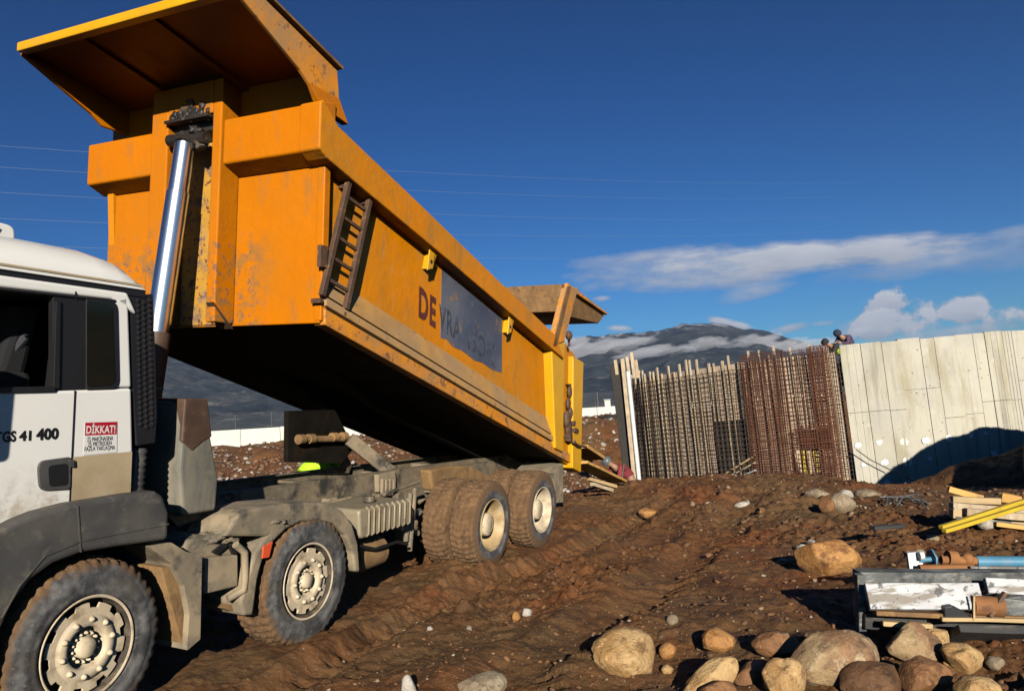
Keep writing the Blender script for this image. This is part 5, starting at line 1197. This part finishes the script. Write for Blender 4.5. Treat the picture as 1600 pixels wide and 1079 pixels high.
# ================================================================== mountains, low cloud, haze
SIL = np.array([(-600, 560), (-300, 520), (0, 512), (250, 528), (460, 540), (700, 536), (880, 529), (960, 522), (1010, 519), (1040, 511), (1062, 506), (1085, 504.5), (1112, 504), (1140, 507), (1170, 514), (1200, 517), (1240, 531), (1300, 548), (1400, 566), (1600, 578), (2000, 560), (2400, 575)], float)
st_, se_ = [], []
for x, y in SIL:
    v = c2w(ray(x, y)); st_.append(math.atan2(v[0], v[1])); se_.append(v[2] / math.hypot(v[0], v[1]))
ma = np.radians(np.linspace(-56, 58, 620)); md = np.linspace(2300, 8600, 150)
Dm, Am = np.meshgrid(md, ma, indexing='ij'); mx, my = Dm * np.sin(Am), Dm * np.cos(Am)
e_ = np.interp(Am, st_, se_) * (1 + .05 * (fbm(Am * 70, Am * 0, None, 77, 5, .6) - .5))
g_ = np.clip((Dm - 2500) / 3900, 0, 1); shp = np.where(Dm < 6400, g_ ** 1.25, 1 - .10 * (Dm - 6400) / 2000)
rid = 1 - np.abs(fbm(mx * .0011, my * .0009, None, 31, 6, .55) * 2 - 1); rid2 = fbm(mx * .004, my * .004, None, 35, 5)
mz = e_ * 6400 * shp * (1 + (rid - .78) * .62 * np.clip(1.03 - g_, 0, 1) * 1.6) + (rid2 - .5) * 70 * np.clip(g_ * 2, 0, 1) * (1.05 - g_ * .6) + CAM_H
edge = sstep(g_, 0, .05); mz = mz * edge - 30 * (1 - edge)
nr2, na2 = Dm.shape; i = np.arange(nr2 - 1)[:, None] * na2; j = np.arange(na2 - 1)[None, :]
M['mountain'] = mat('forested_mountain', (.034, .040, .040), .95, var=.45, vscale=.004, spec=.1, layers=[
    dict(c=(.075, .073, .066), s=.0022, lo=.48, hi=.62, amt=.8), dict(c=(.16, .15, .13), s=.010, lo=.57, hi=.64, stretch=(1, 1, 2.5), amt=.7), dict(c=(.018, .022, .024), s=.0035, lo=.5, hi=.62, amt=.8), dict(c=(.16, .14, .09), s=.006, lo=.5, hi=.62, z=(160, 40), wob=80, ws=.004, amt=.6),
    dict(c=(.75, .78, .82), s=.011, lo=.52, hi=.58, z=(640, 760), wob=160, ws=.004, amt=.95)], bump=[(.012, .8, 30)])
mtn = plain('mountains', np_mesh('mountains', np.stack([mx, my, mz], -1).reshape(-1, 3), [np.stack([i + j, i + j + 1, i + na2 + j + 1, i + na2 + j], -1).reshape(-1, 4)]), 'mountain'); tag(mtn, kind='structure')
M['cloudvol'] = bpy.data.materials.new('low_cloud_vapour'); M['cloudvol'].use_nodes = True
nt = M['cloudvol'].node_tree; nt.nodes.clear(); pv = nt.nodes.new('ShaderNodeVolumePrincipled'); oo = nt.nodes.new('ShaderNodeOutputMaterial')
pv.inputs['Color'].default_value = (.96, .96, .98, 1); pv.inputs['Density'].default_value = .0042; pv.inputs['Anisotropy'].default_value = 0.0; nt.links.new(pv.outputs[0], oo.inputs['Volume'])
def cloud_bank(px, py, w, h, d, seed):
    p = W(px, py, d); v, f = IC[5]; s_ = d / F
    n1 = fbm(v[:, 0] * 2.4 + seed, v[:, 1] * 2, v[:, 2] * 1.6, seed, 5) - .5; n2 = fbm(v[:, 0] * 6 + seed, v[:, 1] * 5, v[:, 2] * 5, seed + 2, 4) - .5
    ww = v * (1 + n1 * 1.3 + n2 * .5)[:, None] * (w * s_ / 2, 170, h * s_ / 2)
    c, sn_ = math.cos(.09), math.sin(.09); ww[:, 2] += ww[:, 0] * .08
    o = plain('low_cloud', np_mesh('low_cloud', ww + p, [f]), M['cloudvol']); return tag(o, kind='stuff')
for k, a in enumerate([(925, 548, 130, 30, 5200), (1010, 552, 110, 16, 4800), (985, 536, 100, 14, 5400), (1065, 550, 60, 18, 5000), (1100, 544, 100, 32, 5100), (1165, 541, 110, 28, 5000), (1225, 544, 90, 24, 4900), (1275, 540, 70, 20, 5000), (890, 536, 60, 18, 5300)]): cloud_bank(*a, 50 + k * 3)
HZ = bpy.data.materials.new('air_haze'); HZ.use_nodes = True; nt = HZ.node_tree; nt.nodes.clear()
pv = nt.nodes.new('ShaderNodeVolumePrincipled'); oo = nt.nodes.new('ShaderNodeOutputMaterial')
pv.inputs['Color'].default_value = (.42, .62, .98, 1); pv.inputs['Density'].default_value = 3.4e-5; pv.inputs['Anisotropy'].default_value = .2; nt.links.new(pv.outputs[0], oo.inputs['Volume'])
ztop = float(mz.max()) + 60
mb = MB(); zlo = min(float(gz.min()), float(mz.min())) - 1.0
mb.box(-9300, 9300, -9300, 9300, zlo, ztop); hz = mb.build('haze', HZ); tag(hz, kind='stuff')

# ================================================================== timber and steel lying about
M['oldwhite'] = mat('peeling_white_timber', (.46, .46, .46), .7, var=.15, vscale=5, bump=[(14, .5, .01)], layers=[dict(c=(.20, .17, .13), s=9, lo=.47, hi=.56, stretch=(.5, 2, 2), amt=.9), dict(c=(.06, .06, .06), s=17, lo=.57, hi=.62, amt=.85)])
M['oldgrey'] = mat('weathered_dark_timber', (.10, .105, .10), .75, var=.3, vscale=5, bump=[(14, .5, .01)], layers=[dict(c=(.28, .28, .25), s=8, lo=.5, hi=.6, stretch=(.5, 2, 2), amt=.8), dict(c=(.30, .22, .11), s=7, lo=.6, hi=.68, amt=.8), dict(c=(.02, .022, .026), s=6, lo=.5, hi=.6, amt=.7)])
M['oldblack'] = mat('black_weathered_board', (.025, .024, .022), .7, var=.4, bump=[(14, .5, .01)], layers=[dict(c=(.11, .09, .07), s=6, lo=.58, hi=.68, stretch=(.5, 2, 2), amt=.7)])
M['pine'] = mat('pale_pine', (.44, .31, .15), .7, var=.18, vscale=5, layers=[dict(c=(.36, .22, .09), s=6, lo=.54, hi=.66, stretch=(.6, 2, 2), amt=.7)])
M['yellowbeam'] = mat('yellow_formwork_timber', (.52, .36, .025), .5, var=.1, vscale=5, layers=[dict(c=(.4, .26, .06), s=7, lo=.58, hi=.7, amt=.7)])
M['bluepipe'] = mat('blue_steel_pipe', (.07, .21, .32), .45, var=.15, layers=[dict(c=(.2, .24, .25), s=5, lo=.55, hi=.7, amt=.7), dict(c=RUST, s=8, lo=.64, hi=.72)])
M['ruststeel'] = mat('rusty_prop_end', (.24, .10, .03), .8, var=.3, layers=[dict(c=(.1, .045, .025), s=9, lo=.5, hi=.62, amt=.8)])
M['orangewood'] = mat('orange_shutter_board', (.58, .32, .08), .7, var=.2, layers=[dict(c=(.35, .2, .08), s=5, lo=.5, hi=.65, amt=.8)])
def plank(name, label, p0, p1, d0, d1, w, t, m_, cat='plank', group=None, up=(0, 0, 1), bev=.006):
    """long axis from pixel p0 at depth d0 to pixel p1 at depth d1; w across, t thick"""
    A_, B_ = Vector(W(*p0, d0)), Vector(W(*p1, d1)); b = MB(); d = (B_ - A_).normalized(); u = Vector(up); u = (u - d * u.dot(d)).normalized(); x = d.cross(u)
    L_ = (B_ - A_).length; n = max(2, int(L_ / .25)); r = random.Random(len(label)); rings = []
    for k in range(n + 1):
        c = A_ + d * L_ * k / n + u * (r.random() - .5) * .008; j_ = 1 + (r.random() - .5) * .05
        rings.append([c + x * sx * w / 2 * j_ + u * sy * t / 2 * j_ for sx, sy in ((-1, -1), (1, -1), (1, 1), (-1, 1))])
    vs = [p for g in rings for p in g]
    b.add(vs, [(k * 4 + q_, k * 4 + (q_ + 1) % 4, k * 4 + 4 + (q_ + 1) % 4, k * 4 + 4 + q_) for k in range(n) for q_ in range(4)] + [(0, 1, 2, 3), tuple(range(n * 4, n * 4 + 4))])
    o = b.build(name, m_, None, bevel=bev)
    return tag(o, label, cat, group)
G1 = 'old painted timbers stacked by the boulders'
D0 = 5.15
plank('timber_beam', 'long dark weathered beam on top at the back of the painted stack', (1338, 903), (1660, 905), D0 + .28, D0 + .15, .16, .11, 'oldgrey', 'beam', G1)
plank('timber_beam', 'grey end beam under the white-painted plank', (1338, 945), (1640, 950), D0 + .22, D0 + .10, .16, .17, 'oldgrey', 'beam', G1)
plank('plank', 'white peeling plank facing out on the painted stack', (1354, 931), (1532, 931), D0 - .02, D0 - .06, .05, .165, 'oldwhite', group=G1, up=(0, .45, 1))
plank('board', 'upright grey end board at the left end of the painted stack', (1343, 896), (1345, 984), D0 + .12, D0 + .12, .06, .05, 'oldgrey', 'board', G1, up=(1, 0, 0))
plank('plank', 'grey peeling plank behind the strap at the right of the painted stack', (1540, 915), (1690, 921), D0 - .02, D0 - .08, .05, .10, 'oldwhite', group=G1, up=(0, .45, 1))
mb = MB(); mb.tube([W(1519, 945, D0 - .10), W(1566, 948, D0 - .12)], .062, 14); tag(mb.build('round_timber', 'ruststeel'), 'short rusty brown round offcut beside the black curved block', 'offcut')
plank('plank', 'brown plank end with an orange stain beside the black piece', (1520, 944), (1600, 952), D0 - .06, D0 - .1, .06, .12, 'pine' if False else 'oldgrey', group=G1)
plank('plank', 'thin brown board under the white-painted plank', (1365, 956), (1660, 966), D0 - .05, D0 - .12, .10, .03, 'rusty_gate', group=G1)
plank('plank', 'narrow pale batten poking out below the painted stack', (1378, 973), (1456, 978), D0 - .08, D0 - .12, .05, .03, 'pine', group=G1)
plank('plank', 'long tan batten along the bottom front of the painted stack', (1470, 966), (1680, 972), D0 - .14, D0 - .2, .04, .025, 'pine', group=G1)
plank('board', 'wide black board lying flat in front of the painted stack', (1476, 993), (1700, 1000), D0 - .05, D0 - .12, .46, .05, 'oldblack', 'board', G1, up=(0, .5, 1))
plank('timber_beam', 'black square beam under the end of the painted stack', (1345, 967), (1680, 986), D0 + .12, D0 + .02, .16, .10, 'oldblack', 'beam', G1)
plank('plank', 'grey plank laid across the right end of the painted stack', (1566, 943), (1700, 926), D0 - .04, D0 - .1, .09, .10, 'oldgrey', group=G1)
mb = MB(); p = W(1492, 958, D0 - .12); 
prof = [(p[0] - .08, p[2] - .05), (p[0] - .075, p[2] + .055), (p[0] - .02, p[2] + .06), (p[0] + .07, p[2] - .0), (p[0] + .11, p[2] - .05)]
mb.hexa([(x, p[1] - .03, z) for x, z in prof], [(x, p[1] + .10, z) for x, z in prof]); tag(mb.build('wood_block', 'black', None, bevel=.01), 'black curved block leaning on the white-painted plank', 'block')
a_, b2 = W(1546, 962, D0 - .16), W(1570, 925, D0 - .14); mb = MB(); mb.bar(a_, b2, .02, .03, (0, 1, 0)); tag(mb.build('iron_strap', 'ladder'), 'thin dark strap across the right end of the painted stack', 'strap')
a_, b2 = W(1521, 968, D0 - .17), W(1521, 930, D0 - .15); mb = MB(); mb.bar(a_, b2, .012, .02, (0, 1, 0)); tag(mb.build('iron_strap', 'pine'), 'upright pale sliver beside the black curved block', 'strap')
# ground bearers that carry the stack
for k, x in enumerate((1400, 1590)):
    q_ = W(x, 985, D0 + .1); g0 = float(ground_z(q_[0], q_[1])); mb = MB(); mb.box(q_[0] - .07, q_[0] + .07, q_[1] - .22, q_[1] + .28, g0 - .05, q_[2] + .01); tag(mb.build('bearer', 'oldblack'), ['short dark bearer under the near end of the painted stack', 'short dark bearer under the far right of the painted stack'][k], 'bearer')
# steel props behind the stack
prop = empty('steel_prop'); tag(prop, 'blue steel prop with rusty collar lying behind the painted stack', 'steel prop')
d_ = 5.9
mb = MB(); mb.tube([W(1525, 877, d_), W(1800, 878, d_ - .1)], .042, 18); mb.build('blue_tube', 'bluepipe', prop)
mb = MB(); mb.tube([W(1470, 874, d_), W(1528, 876, d_)], [.030, .033], 16); mb.tube([W(1480, 871, d_), W(1494, 872, d_)], .055, 14); mb.ball(W(1512, 873, d_), .045, 8); mb.build('threaded_collar', 'ruststeel', prop)
mb = MB(); A_ = W(1455, 873, d_); mb.tube([A_, A_ + np.array((.012, 0, 0))], .078, 6); mb.tube([A_ + np.array((.0, 0, 0)), A_ + np.array((-.10, 0, 0))], .02, 10); mb.build('end_plate', 'bluepipe', prop)
mb = MB(); A_ = W(1429, 877, d_); mb.bar(A_ + np.array((0, 0, -.07)), A_ + np.array((0, 0, .07)), .10, .03, (0, 1, 0)); B_ = W(1436, 868, d_ - .05); mb.tube([B_, B_ + np.array((.03, 0, 0))], .03, 12); mb.build('prop_foot', 'pvc', prop)
mb = MB(); mb.tube([W(1515, 891, d_ - .15), W(1700, 893, d_ - .2)], .034, 14); tag(mb.build('pipe', 'oldwhite'), 'flaking white pipe between the blue prop and the painted stack', 'pipe')
mb = MB(); mb.tube([W(1436, 888, d_ - .1), W(1520, 887, d_ - .1)], .03, 12); tag(mb.build('pipe', 'ruststeel'), 'short rusty pipe beside the blue prop end', 'pipe')
# pale timber pile farther off
G2 = 'pale timbers piled before the spoil heap'; D2 = 9.1
for k, (p0, p1, w_, t_, m_, lb, dd) in enumerate([
    ((1486, 801), (1610, 812), .12, .10, 'pine', 'pale squared beam at the front of the timber pile', 0), ((1486, 790), (1615, 800), .12, .09, 'batten', 'whitish beam in the middle of the timber pile', .05), ((1487, 779), (1562, 783), .10, .07, 'pine', 'upper yellowish plank on the timber pile', .1),
    ((1482, 763), (1535, 778), .08, .07, 'orangewood', 'brown plank sticking up on top of the timber pile', .25), ((1508, 799), (1660, 812), .10, .08, 'batten', 'lower white plank of the timber pile cut by the frame edge', -.12), ((1565, 776), (1596, 782), .14, .10, 'orangewood', 'short brown offcut on top of the timber pile', .1), ((1487, 796), (1600, 806), .12, .05, 'batten', 'thin pale plank between the beams of the timber pile', .02),
    ((1490, 811), (1640, 824), .12, .08, 'oldgrey', 'dark bottom plank of the timber pile', -.02), ((1555, 818), (1660, 832), .07, .05, 'orangewood', 'thin reddish batten spilling off the timber pile', -.25)]):
    plank('timber_beam' if 'beam' in lb else 'plank', lb, p0, p1, D2 + dd, D2 + dd - .1, w_, t_, m_, 'beam' if 'beam' in lb else 'plank', G2)
plank('plank', 'upper one of the two bright yellow planks on the mud', (1470, 824), (1645, 768), 8.35, 8.9, .065, .04, 'yellowbeam', group='bright yellow planks')
plank('plank', 'lower one of the two bright yellow planks on the mud', (1475, 830), (1650, 776), 8.25, 8.75, .065, .04, 'yellowbeam', group='bright yellow planks')
plank('plank', 'thin dark slat lying on the mud below the concrete wall', (1362, 824), (1410, 821), 8.6, 8.7, .10, .04, 'oldblack', bev=.003)
for k in range(8):
    x, y = 1385 + rs.rand() * 55, 778 + rs.rand() * 14; p, d = ground_hit(x, y, 3, 40); an = rs.rand() * 3.1; dx = np.array((math.cos(an), math.sin(an), .12)) * (.15 + .2 * rs.rand())
    mb = MB(); mb.tube([p - dx + (0, 0, .04), p + (0.02, 0, .09), p + dx + (0, 0, .07)], .012, 5); tag(mb.build('twig', 'oldgrey'), 'dry pale twig in the tangle left of the timber pile', 'twig', 'dry twigs in a tangle left of the timber pile')
for k, (p0, p1, lb) in enumerate([((1128, 744), (1180, 712), 'topmost pale board leaning in the dark opening of the formwork'), ((1134, 748), (1182, 722), 'middle pale board leaning in the dark opening of the formwork'), ((1140, 752), (1182, 734), 'lowest pale board leaning in the dark opening of the formwork')]):
    plank('board', lb, p0, p1, 24.6 - k * .05, 23.6 - k * .05, .16, .05, ['pine', 'batten', 'oldwhite'][k], 'board', 'pale boards leaning in the dark opening')
# boards below the tailgate
plank('board', 'long orange board sloping down behind the tailgate corner', (903, 722), (966, 752), 13.6, 15.4, .35, .05, 'orangewood', 'board')
plank('board', 'short orange board above the long sloping board', (902, 698), (930, 716), 14.2, 15.0, .40, .06, 'orangewood', 'board')
plank('plank', 'pale yellowish plank lying left of the worker in red', (920, 748), (962, 760), 14.6, 15.0, .09, .06, 'pine')
plank('plank', 'second pale plank just below the pale yellowish plank', (925, 756), (956, 766), 14.3, 14.7, .09, .06, 'batten')

# ================================================================== people
SK = mat('skin', (.30, .165, .10), .55, var=.05)
def skin_mesh(name, chains, m_, parent=None, root=None):
    """chains of (point, radius) sharing points -> one continuous skinned surface"""
    pts, idx, ed = [], {}, []
    for ch in chains:
        prev = None
        for p, r in ch:
            k = tuple(round(c, 4) for c in p)
            if k not in idx: idx[k] = len(pts); pts.append((p, r))
            if prev is not None and prev != idx[k]: ed.append((prev, idx[k]))
            prev = idx[k]
    me = bpy.data.meshes.new(name); me.from_pydata([p for p, _ in pts], ed, []); o = bpy.data.objects.new(name, me); COL.objects.link(o); o.parent = parent
    s_ = o.modifiers.new('skin', 'SKIN'); s_.use_smooth_shade = True
    lay = me.skin_vertices[0] if me.skin_vertices else None
    if lay is None:
        bm = bmesh.new(); bm.from_mesh(me); bm.verts.layers.skin.verify(); bm.to_mesh(me); bm.free(); lay = me.skin_vertices[0]
    for i_, (_, r) in enumerate(pts):
        lay.data[i_].radius = r if isinstance(r, tuple) else (r, r); lay.data[i_].use_root = (i_ == 0)
    sb = o.modifiers.new('smooth', 'SUBSURF'); sb.levels = 1; sb.render_levels = 1
    me.materials.append(m_ if not isinstance(m_, str) else M[m_]); return o
def person(label, loc, yaw, J, top, legs, hat, hatkind='helmet', vest=None, group=None):
    root = empty('person', loc); root.rotation_euler = (0, 0, yaw); tag(root, label, 'person', group)
    V_ = {k: Vector(v) for k, v in J.items()}
    hd = V_['head']; nk = V_['neck']; fw = Vector(J.get('face', (0, -1, 0))).normalized()
    ch = [[(V_['hip'], .125), (V_['waist'], .115), (V_['chest'], (.155, .12)), (nk, .055), (nk + (hd - nk) * .5, .052), (hd, (.078, .092)), (hd + (hd - nk).normalized() * .09, (.07, .08))], [(hd, (.078, .092)), (hd + fw * .085 - (hd - nk).normalized() * .05, .035)]]
    ch += [[(hd, .07), (hd + fw * .105, .014)]]
    for sgn, S in ((-1, 'L'), (1, 'R')):
        sh, el, ha, kn, ft = V_['sh' + S], V_['el' + S], V_['ha' + S], V_['kn' + S], V_['ft' + S]
        hp_ = V_['hip'] + Vector((sgn * .10, 0, -.05))
        wr = ha; d = (ha - el).normalized(); palm = ha + d * .07
        ch += [[(V_['chest'], .15), (sh, .06), (el, .042), (wr, .028), (palm, (.036, .018))], [(V_['hip'], .12), (hp_, .09), (kn, .058), (ft + Vector((0, .03, .09)), .04), (ft + fw * Vector((1, 1, 0)).length * 0 + Vector((0, 0, .04)), .04), (ft + Vector((fw.x, fw.y, 0)).normalized() * .17 + Vector((0, 0, .035)), .038)]]
        side_ = d.orthogonal().normalized(); cur = d.cross(side_)
        for f_, ln in ((-.027, .062), (-.009, .075), (.010, .070), (.027, .055)):
            b0 = palm + side_ * f_; ch.append([(palm, (.036, .018)), (b0 + d * .02, .009), (b0 + d * (.02 + ln * .55) + cur * .008, .009), (b0 + d * (.015 + ln) + cur * .03, .008)])
        ch.append([(wr + d * .02, .02), (wr + d * .035 + side_ * .04, .010), (wr + d * .07 + side_ * .055 + cur * .01, .009)])
    skin_mesh('body', ch, SK, root)
    jt = [[(V_['hip'] + Vector((0, 0, .03)), .15), (V_['waist'], .14), (V_['chest'], (.185, .145)), (nk - (nk - V_['chest']) * .35, .10)]]
    for S in 'LR': e_ = V_['el' + S]; h_ = V_['ha' + S]; jt.append([(V_['chest'], (.185, .145)), (V_['sh' + S], .085), (e_, .062), (e_ + (h_ - e_) * .85, .048)])
    skin_mesh('jacket', jt, top, root)
    tr_ = [[(V_['hip'] + Vector((0, 0, .04)), .145), (V_['hip'], .14)]]
    for sgn, S in ((-1, 'L'), (1, 'R')): tr_.append([(V_['hip'], .14), (V_['hip'] + Vector((sgn * .10, 0, -.05)), .11), (V_['kn' + S], .075), (V_['ft' + S] + Vector((0, .03, .10)), .062)])
    skin_mesh('trousers', tr_, legs, root)
    if vest: skin_mesh('hivis_vest', [[(V_['hip'] + Vector((0, 0, .05)), .165), (V_['waist'], .155), (V_['chest'], (.20, .16)), (nk - (nk - V_['chest']) * .45, .13)]], vest, root)
    upv = (hd - nk).normalized(); mb_ = MB()
    q_ = upv.to_track_quat('Z', 'Y').to_matrix()
    rings = [(-.005, .118), (.03, .118), (.075, .105), (.11, .075), (.128, .0)] if hatkind == 'helmet' else [(-.06, .11), (.0, .118), (.05, .112), (.09, .085), (.11, .0)]
    vs, n = [], 14
    for h_, r in rings:
        for k in range(n): vs.append(hd + q_ @ Vector((r * math.cos(6.283 * k / n), r * math.sin(6.283 * k / n), h_ + .02)))
    mb_.add(vs, [(a * n + k, a * n + (k + 1) % n, (a + 1) * n + (k + 1) % n, (a + 1) * n + k) for a in range(len(rings) - 1) for k in range(n)], 0, True)
    if hatkind == 'helmet': mb_.add([hd + fw * .16 + Vector((0, 0, .02))] + [hd + q_ @ Vector((.12 * math.cos(6.283 * k / n), .12 * math.sin(6.283 * k / n), .015)) for k in range(n)], [(0, k + 1, (k + 1) % n + 1) for k in range(n)])
    mb_.build('helmet' if hatkind == 'helmet' else 'hood', hat, root)
    return root
STAND = dict(hip=(0, 0, .95), waist=(0, 0, 1.12), chest=(0, -.01, 1.33), neck=(0, -.02, 1.50), head=(0, -.05, 1.64), shL=(-.19, 0, 1.42), shR=(.19, 0, 1.42), elL=(-.26, -.02, 1.14), elR=(.26, -.02, 1.14), haL=(-.24, -.2, .96), haR=(.24, -.2, .96), knL=(-.11, -.03, .5), knR=(.11, -.03, .5), ftL=(-.12, .02, 0), ftR=(.12, .02, 0), face=(0, -1, 0))
BEND = dict(STAND, hip=(0, .12, .82), waist=(0, .02, .98), chest=(0, -.18, 1.10), neck=(0, -.33, 1.19), head=(0, -.44, 1.27), shL=(-.19, -.22, 1.14), shR=(.19, -.22, 1.14), elL=(-.24, -.36, .90), elR=(.24, -.34, .92), haL=(-.10, -.55, .86), haR=(.10, -.50, .98), knL=(-.14, -.08, .45), knR=(.14, -.05, .45), face=(0, -.8, -.5))
M['redcloth'] = mat('red_work_shirt', (.20, .028, .035), .9, var=.15); M['navy'] = mat('navy_work_cloth', (.022, .026, .05), .9); M['darkcloth'] = mat('dark_work_cloth', (.02, .02, .022), .9)
M['hatgrey'] = mat('grey_helmet', (.10, .11, .12), .4); M['hatdark'] = mat('dark_hood', (.012, .012, .014), .8); M['purple'] = mat('dull_purple_cloth', (.07, .045, .085), .9); M['trouser'] = mat('grey_blue_trousers', (.11, .12, .16), .9)
p = W(980, 752, 17.6)
person('worker in red shirt and grey helmet bending in the trench by the formwork', (p[0], p[1], p[2] - .80), -1.15, BEND, 'redcloth', 'trouser', 'hatgrey')
mb = MB(); a_, b_2 = W(975, 724, 17.3), W(969, 768, 17.2); mb.tube([a_, b_2], .028, 8); tag(mb.build('tool_handle', 'ladder'), 'long brown tool handle held upright by the worker in red', 'tool')
zt2 = ZT - 1.0
def by_head(J, px, py, d, yaw):               # root position that puts the head of pose J at that place
    h_ = Vector(J['head']); c, s_ = math.cos(yaw), math.sin(yaw); p_ = W(px, py, d)
    return (p_[0] - (h_.x * c - h_.y * s_), p_[1] - (h_.x * s_ + h_.y * c), p_[2] - h_.z)
l1 = by_head(BEND, 1290, 535, 23.9, -1.45)
person('worker in yellow vest and dark hood bending over the top of the formwork', l1, -1.45, BEND, 'darkcloth', 'navy', 'hatdark', 'hood', 'hivis')
l2 = by_head(BEND, 1309, 521, 24.2, -1.1)
person('worker in purple and navy leaning at the top of the concrete wall', l2, -1.1, BEND, 'purple', 'navy', 'navy', 'hood')
for (lx, ly, lz), lb in ((l1, 'plank platform behind the formwork under the worker in yellow vest'), (l2, 'plank platform behind the wall top under the worker in purple')):
    mb = MB(); mb.box(lx - .5, lx + .35, ly - .25, ly + .45, lz - .06, lz)
    for sx in (-.4, .25): mb.box(lx + sx - .04, lx + sx + .04, ly + .1, ly + .2, -1.4, lz - .062)
    tag(mb.build('scaffold_platform', 'batten'), lb, 'scaffold')
SQUAT = dict(STAND, hip=(0, .20, .34), waist=(0, .12, .52), chest=(0, -.02, .74), neck=(0, -.09, .91), head=(0, -.15, 1.04), shL=(-.19, -.03, .82), shR=(.19, -.03, .82), elL=(-.24, -.22, .60), elR=(.24, -.22, .60), haL=(-.12, -.42, .52), haR=(.12, -.42, .52), knL=(-.2, -.22, .5), knR=(.2, -.22, .5), ftL=(-.16, .02, 0), ftR=(.16, .02, 0))
p = W(484, 731, 10.3); gz_ = float(ground_z(p[0], p[1]))
person('worker in yellow-green vest bending down on the far side of the truck', (p[0], p[1], gz_ - .02), 1.45, BEND, 'hivis', 'navy', 'hatgrey', 'helmet', 'hivis')
